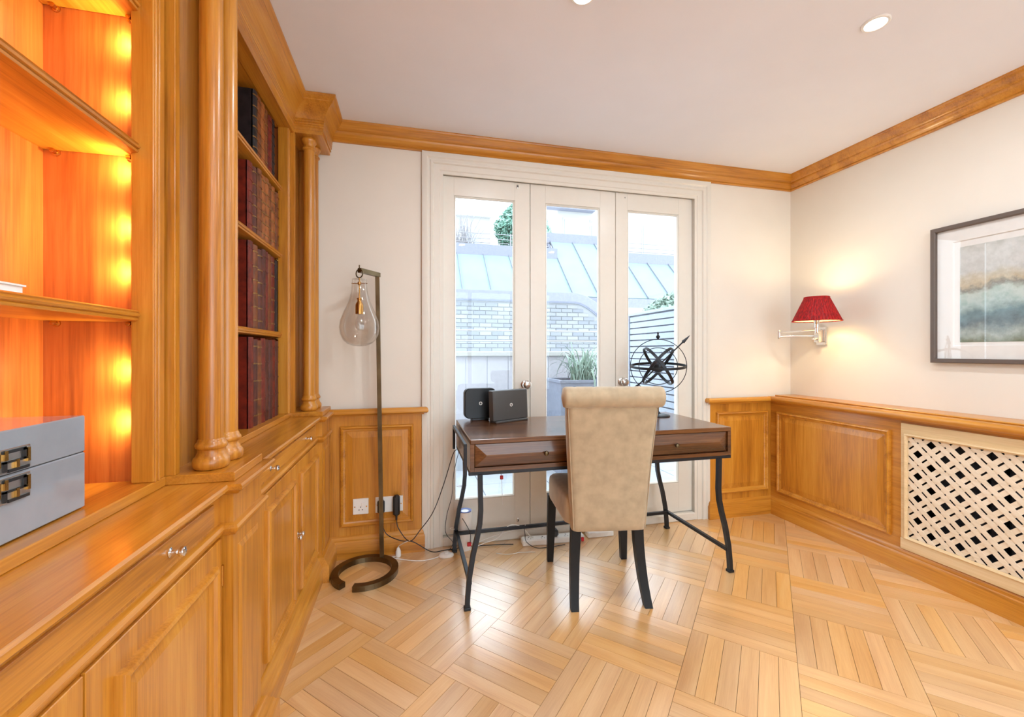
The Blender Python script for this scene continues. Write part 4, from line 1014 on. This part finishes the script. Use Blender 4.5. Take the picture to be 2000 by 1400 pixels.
part('ridge_band', B(-1.9, 3.19, 8.87, 9.1, 3.20, 3.44), LEAD, rf); part('ridge_band', B(4.73, 7.3, 8.87, 9.1, 3.20, 3.44), LEAD, rf); part('ridge_band', B(3.10, 4.75, 9.38, 9.62, 3.70, 3.93), LEAD, rf)
part('raised_cheek', MB().poly([(7.95,2.245),(9.62,3.91),(9.62,2.245)], 3.12, 3.18, basis=lambda a,b,h:(h,a,b)), LEAD, rf)
part('eave_band', B(-1.9, 7.3, 7.88, 8.02, 2.06, 2.245), LEAD, rf)
ur = root('roof_railing', (1.5, 9.2, 3.4), 'thin wire railing along the roof terrace', 'railing')
for z in (3.56, 3.65, 3.76): part('rail', MB().tube([(-1.8,9.20,z),(3.1,9.20,z)], .008, 6), TWIG, ur); part('rail', MB().tube([(4.8,9.20,z),(7.3,9.20,z)], .008, 6), TWIG, ur)
for x in (-1.3,.4,2.2,4.8,6.5): part('post', MB().tube([(x,9.20,3.2),(x,9.20,3.78)], .014, 6), TWIG, ur)
rt = struct('roof_terrace', B(-4, 10, 9.1, 13.0, 3.05, 3.27), RENDERW, 'pale roof terrace beyond the verdigris roof')
def leafcloud(n, fn, size):
    m = MB()
    for _ in range(n):
        p = Vector(fn()); a = Vector((random.gauss(0,1),random.gauss(0,1),random.gauss(0,1))).normalized(); b = a.orthogonal().normalized()
        s_ = size*random.uniform(.6,1.3); k = len(m.v)
        m.v += [tuple(p-a*s_), tuple(p+b*s_*.4), tuple(p+a*s_), tuple(p-b*s_*.4)]; m.f.append((k,k+1,k+2,k+3))
    return m
def blob(c, r):
    def fn():
        d = Vector((random.gauss(0,1),random.gauss(0,1),random.gauss(0,1))).normalized()*random.random()**.4
        t = 1-.35*max(0,d.z); return (c[0]+d.x*r[0]*t, c[1]+d.y*r[1]*t, c[2]+d.z*r[2])
    return fn
def quickmesh(m, name, mat):
    me = bpy.data.meshes.new(name); me.from_pydata(m.v, [], m.f); me.materials.append(mat); return me
cf = root('conifer', (2.63, 9.95, 3.27), 'bushy green conifer on the roof terrace seen through the left door', 'tree')
part('foliage', quickmesh(leafcloud(8000, blob((2.67,9.95,4.16),(.72,.50,.66)), .062), 'foliage', LEAFD), LEAFD, cf)
part('trunk', MB().tube([(2.63,9.95,3.27),(2.63,9.95,3.9)], .04, 8), TWIG, cf)
sb = root('bare_shrub', (1.45, 9.8, 3.27), 'bare twiggy shrub beside the conifer', 'shrub')
tw = MB()
for _ in range(130):
    a = random.uniform(0,6.28); l = random.uniform(.5,1.3); sp = random.uniform(.1,.55); x0 = random.uniform(.95,1.38)
    tw.tube([(x0,9.8,3.27),(x0+math.cos(a)*sp*.4,9.8+math.sin(a)*.15,3.27+l*.55),(x0+math.cos(a)*sp,9.8+math.sin(a)*.3,3.27+l)], [.006,.004,.0025], 4)
part('twigs', tw, TWIG, sb)
# slatted fence on the right side of the terrace
fe = root('slatted_fence', (2.92, 4.7, -.02), 'grey-blue slatted fence on the right side of the terrace', 'fence')
for i in range(20): part('slat', B(2.91, 2.935, 4.20, 5.22, .02+i*.0805, .02+i*.0805+.066, b=.003), FENCEM, fe)
part('cap_board', B(2.89, 2.955, 4.12, 5.24, 1.632, 1.668, b=.004), FENCEM, fe)
part('fence_backing', B(2.942, 2.95, 4.20, 5.22, 0, 1.63), LEAD, fe)
for y in (4.13, 5.20): part('post', B(2.895, 2.95, y, y+.065, -.02, 1.64, b=.004), PLANTERM, fe)
hd = root('leafy_hedge', (3.3, 4.8, 0), 'leafy hedge showing above the slatted fence', 'hedge')
part('foliage', quickmesh(leafcloud(3200, blob((3.33,4.75,1.70),(.30,.75,.22)), .04), 'foliage', LEAFL), LEAFL, hd)
part('stem', MB().tube([(3.33,4.75,-.02),(3.33,4.75,1.5)], .03, 8), TWIG, hd)
# planter with strap-leaved plant
pt = root('planter_box', (1.62, 3.87, -.02), 'grey planter box on the terrace outside the middle door', 'planter')
part('planter_body', MB().box(1.36,1.98,3.69,3.71,-.006,.86).box(1.36,1.98,4.07,4.09,-.006,.86).box(1.36,1.38,3.71,4.07,-.006,.86).box(1.96,1.98,3.71,4.07,-.006,.86), PLANTERM, pt)
part('soil', B(1.38,1.96,3.71,4.07,.5,.83), TWIG, pt)
part('planter_rim', MB().sweep([(1.36,3.69),(1.98,3.69),(1.98,4.09),(1.36,4.09)], [(-.012,.86),(-.012,.885),(.022,.885),(.022,.86)], closed=True), PLANTERM, pt)
gp_ = root('strap_leaf_plant', (1.66, 3.89, .83), 'spiky strap-leaved plant arching over the planter', 'plant')
lf = MB()
for i in range(150):
    a = random.uniform(0,6.283); l = random.uniform(.25,.46); out = random.uniform(.08,.36); up = l*random.uniform(.55,1.0); dr = random.uniform(.0,.30)
    b0 = Vector((1.66+random.gauss(0,.05), 3.89+random.gauss(0,.05), .83)); w = random.uniform(.006,.011)
    d = Vector((math.cos(a),math.sin(a),0)); sd_ = Vector((-math.sin(a),math.cos(a),0)); k = len(lf.v); N = 6
    for j in range(N+1):
        t = j/N; p = b0+d*out*t+Vector((0,0,up*math.sin(t*math.pi*.62)-dr*t*t*t)); ww = w*(1-t)**.6 if j < N else .0006
        lf.v += [tuple(p-sd_*ww), tuple(p+sd_*ww+Vector((0,0,.002)))]
    for j in range(N): lf.f.append((k+2*j,k+2*j+1,k+2*j+3,k+2*j+2))
part('strap_leaves', quickmesh(lf, 'strap_leaves', LEAFL), LEAFL, gp_, kind='stuff')
# far buildings
fb = root('far_building', (4.5, 15, 0), 'pale rendered building with a dark cornice beyond the roof', 'building')
part('facade', B(5.4, 11, 15, 20, 0, 8.3), RENDERW, fb)
part('cornice_band', B(4.6, 6.8, 14.6, 15.0, 6.75, 6.92), PLANTERM, fb); part('cornice_band', B(4.6, 6.8, 14.7, 15.0, 6.45, 6.56), LEAD, fb)
for i in range(4):
    wv = part('window', B(5.6+i*1.1, 6.3+i*1.1, 14.97, 15.0, 4.9, 6.2), RENDERW, fb); part('pane', B(5.66+i*1.1, 6.24+i*1.1, 14.95, 14.97, 4.96, 6.14), DGLASS, wv)
f2 = root('far_building', (-1, 17, 0), 'low pale building far behind the bare shrub', 'building')
part('facade', B(-4, 3.2, 17, 22, 0, 6.8), RENDERW, f2); part('cornice_band', B(-4.1, 3.3, 16.8, 17, 6.6, 6.8), RENDERW, f2)
for i in range(4):
    wv = part('window', B(-1.5+i*1.2, -.7+i*1.2, 16.97, 17, 4.7, 6.0), RENDERW, f2); part('pane', B(-1.44+i*1.2, -.76+i*1.2, 16.95, 16.97, 4.76, 5.94), DGLASS, wv)
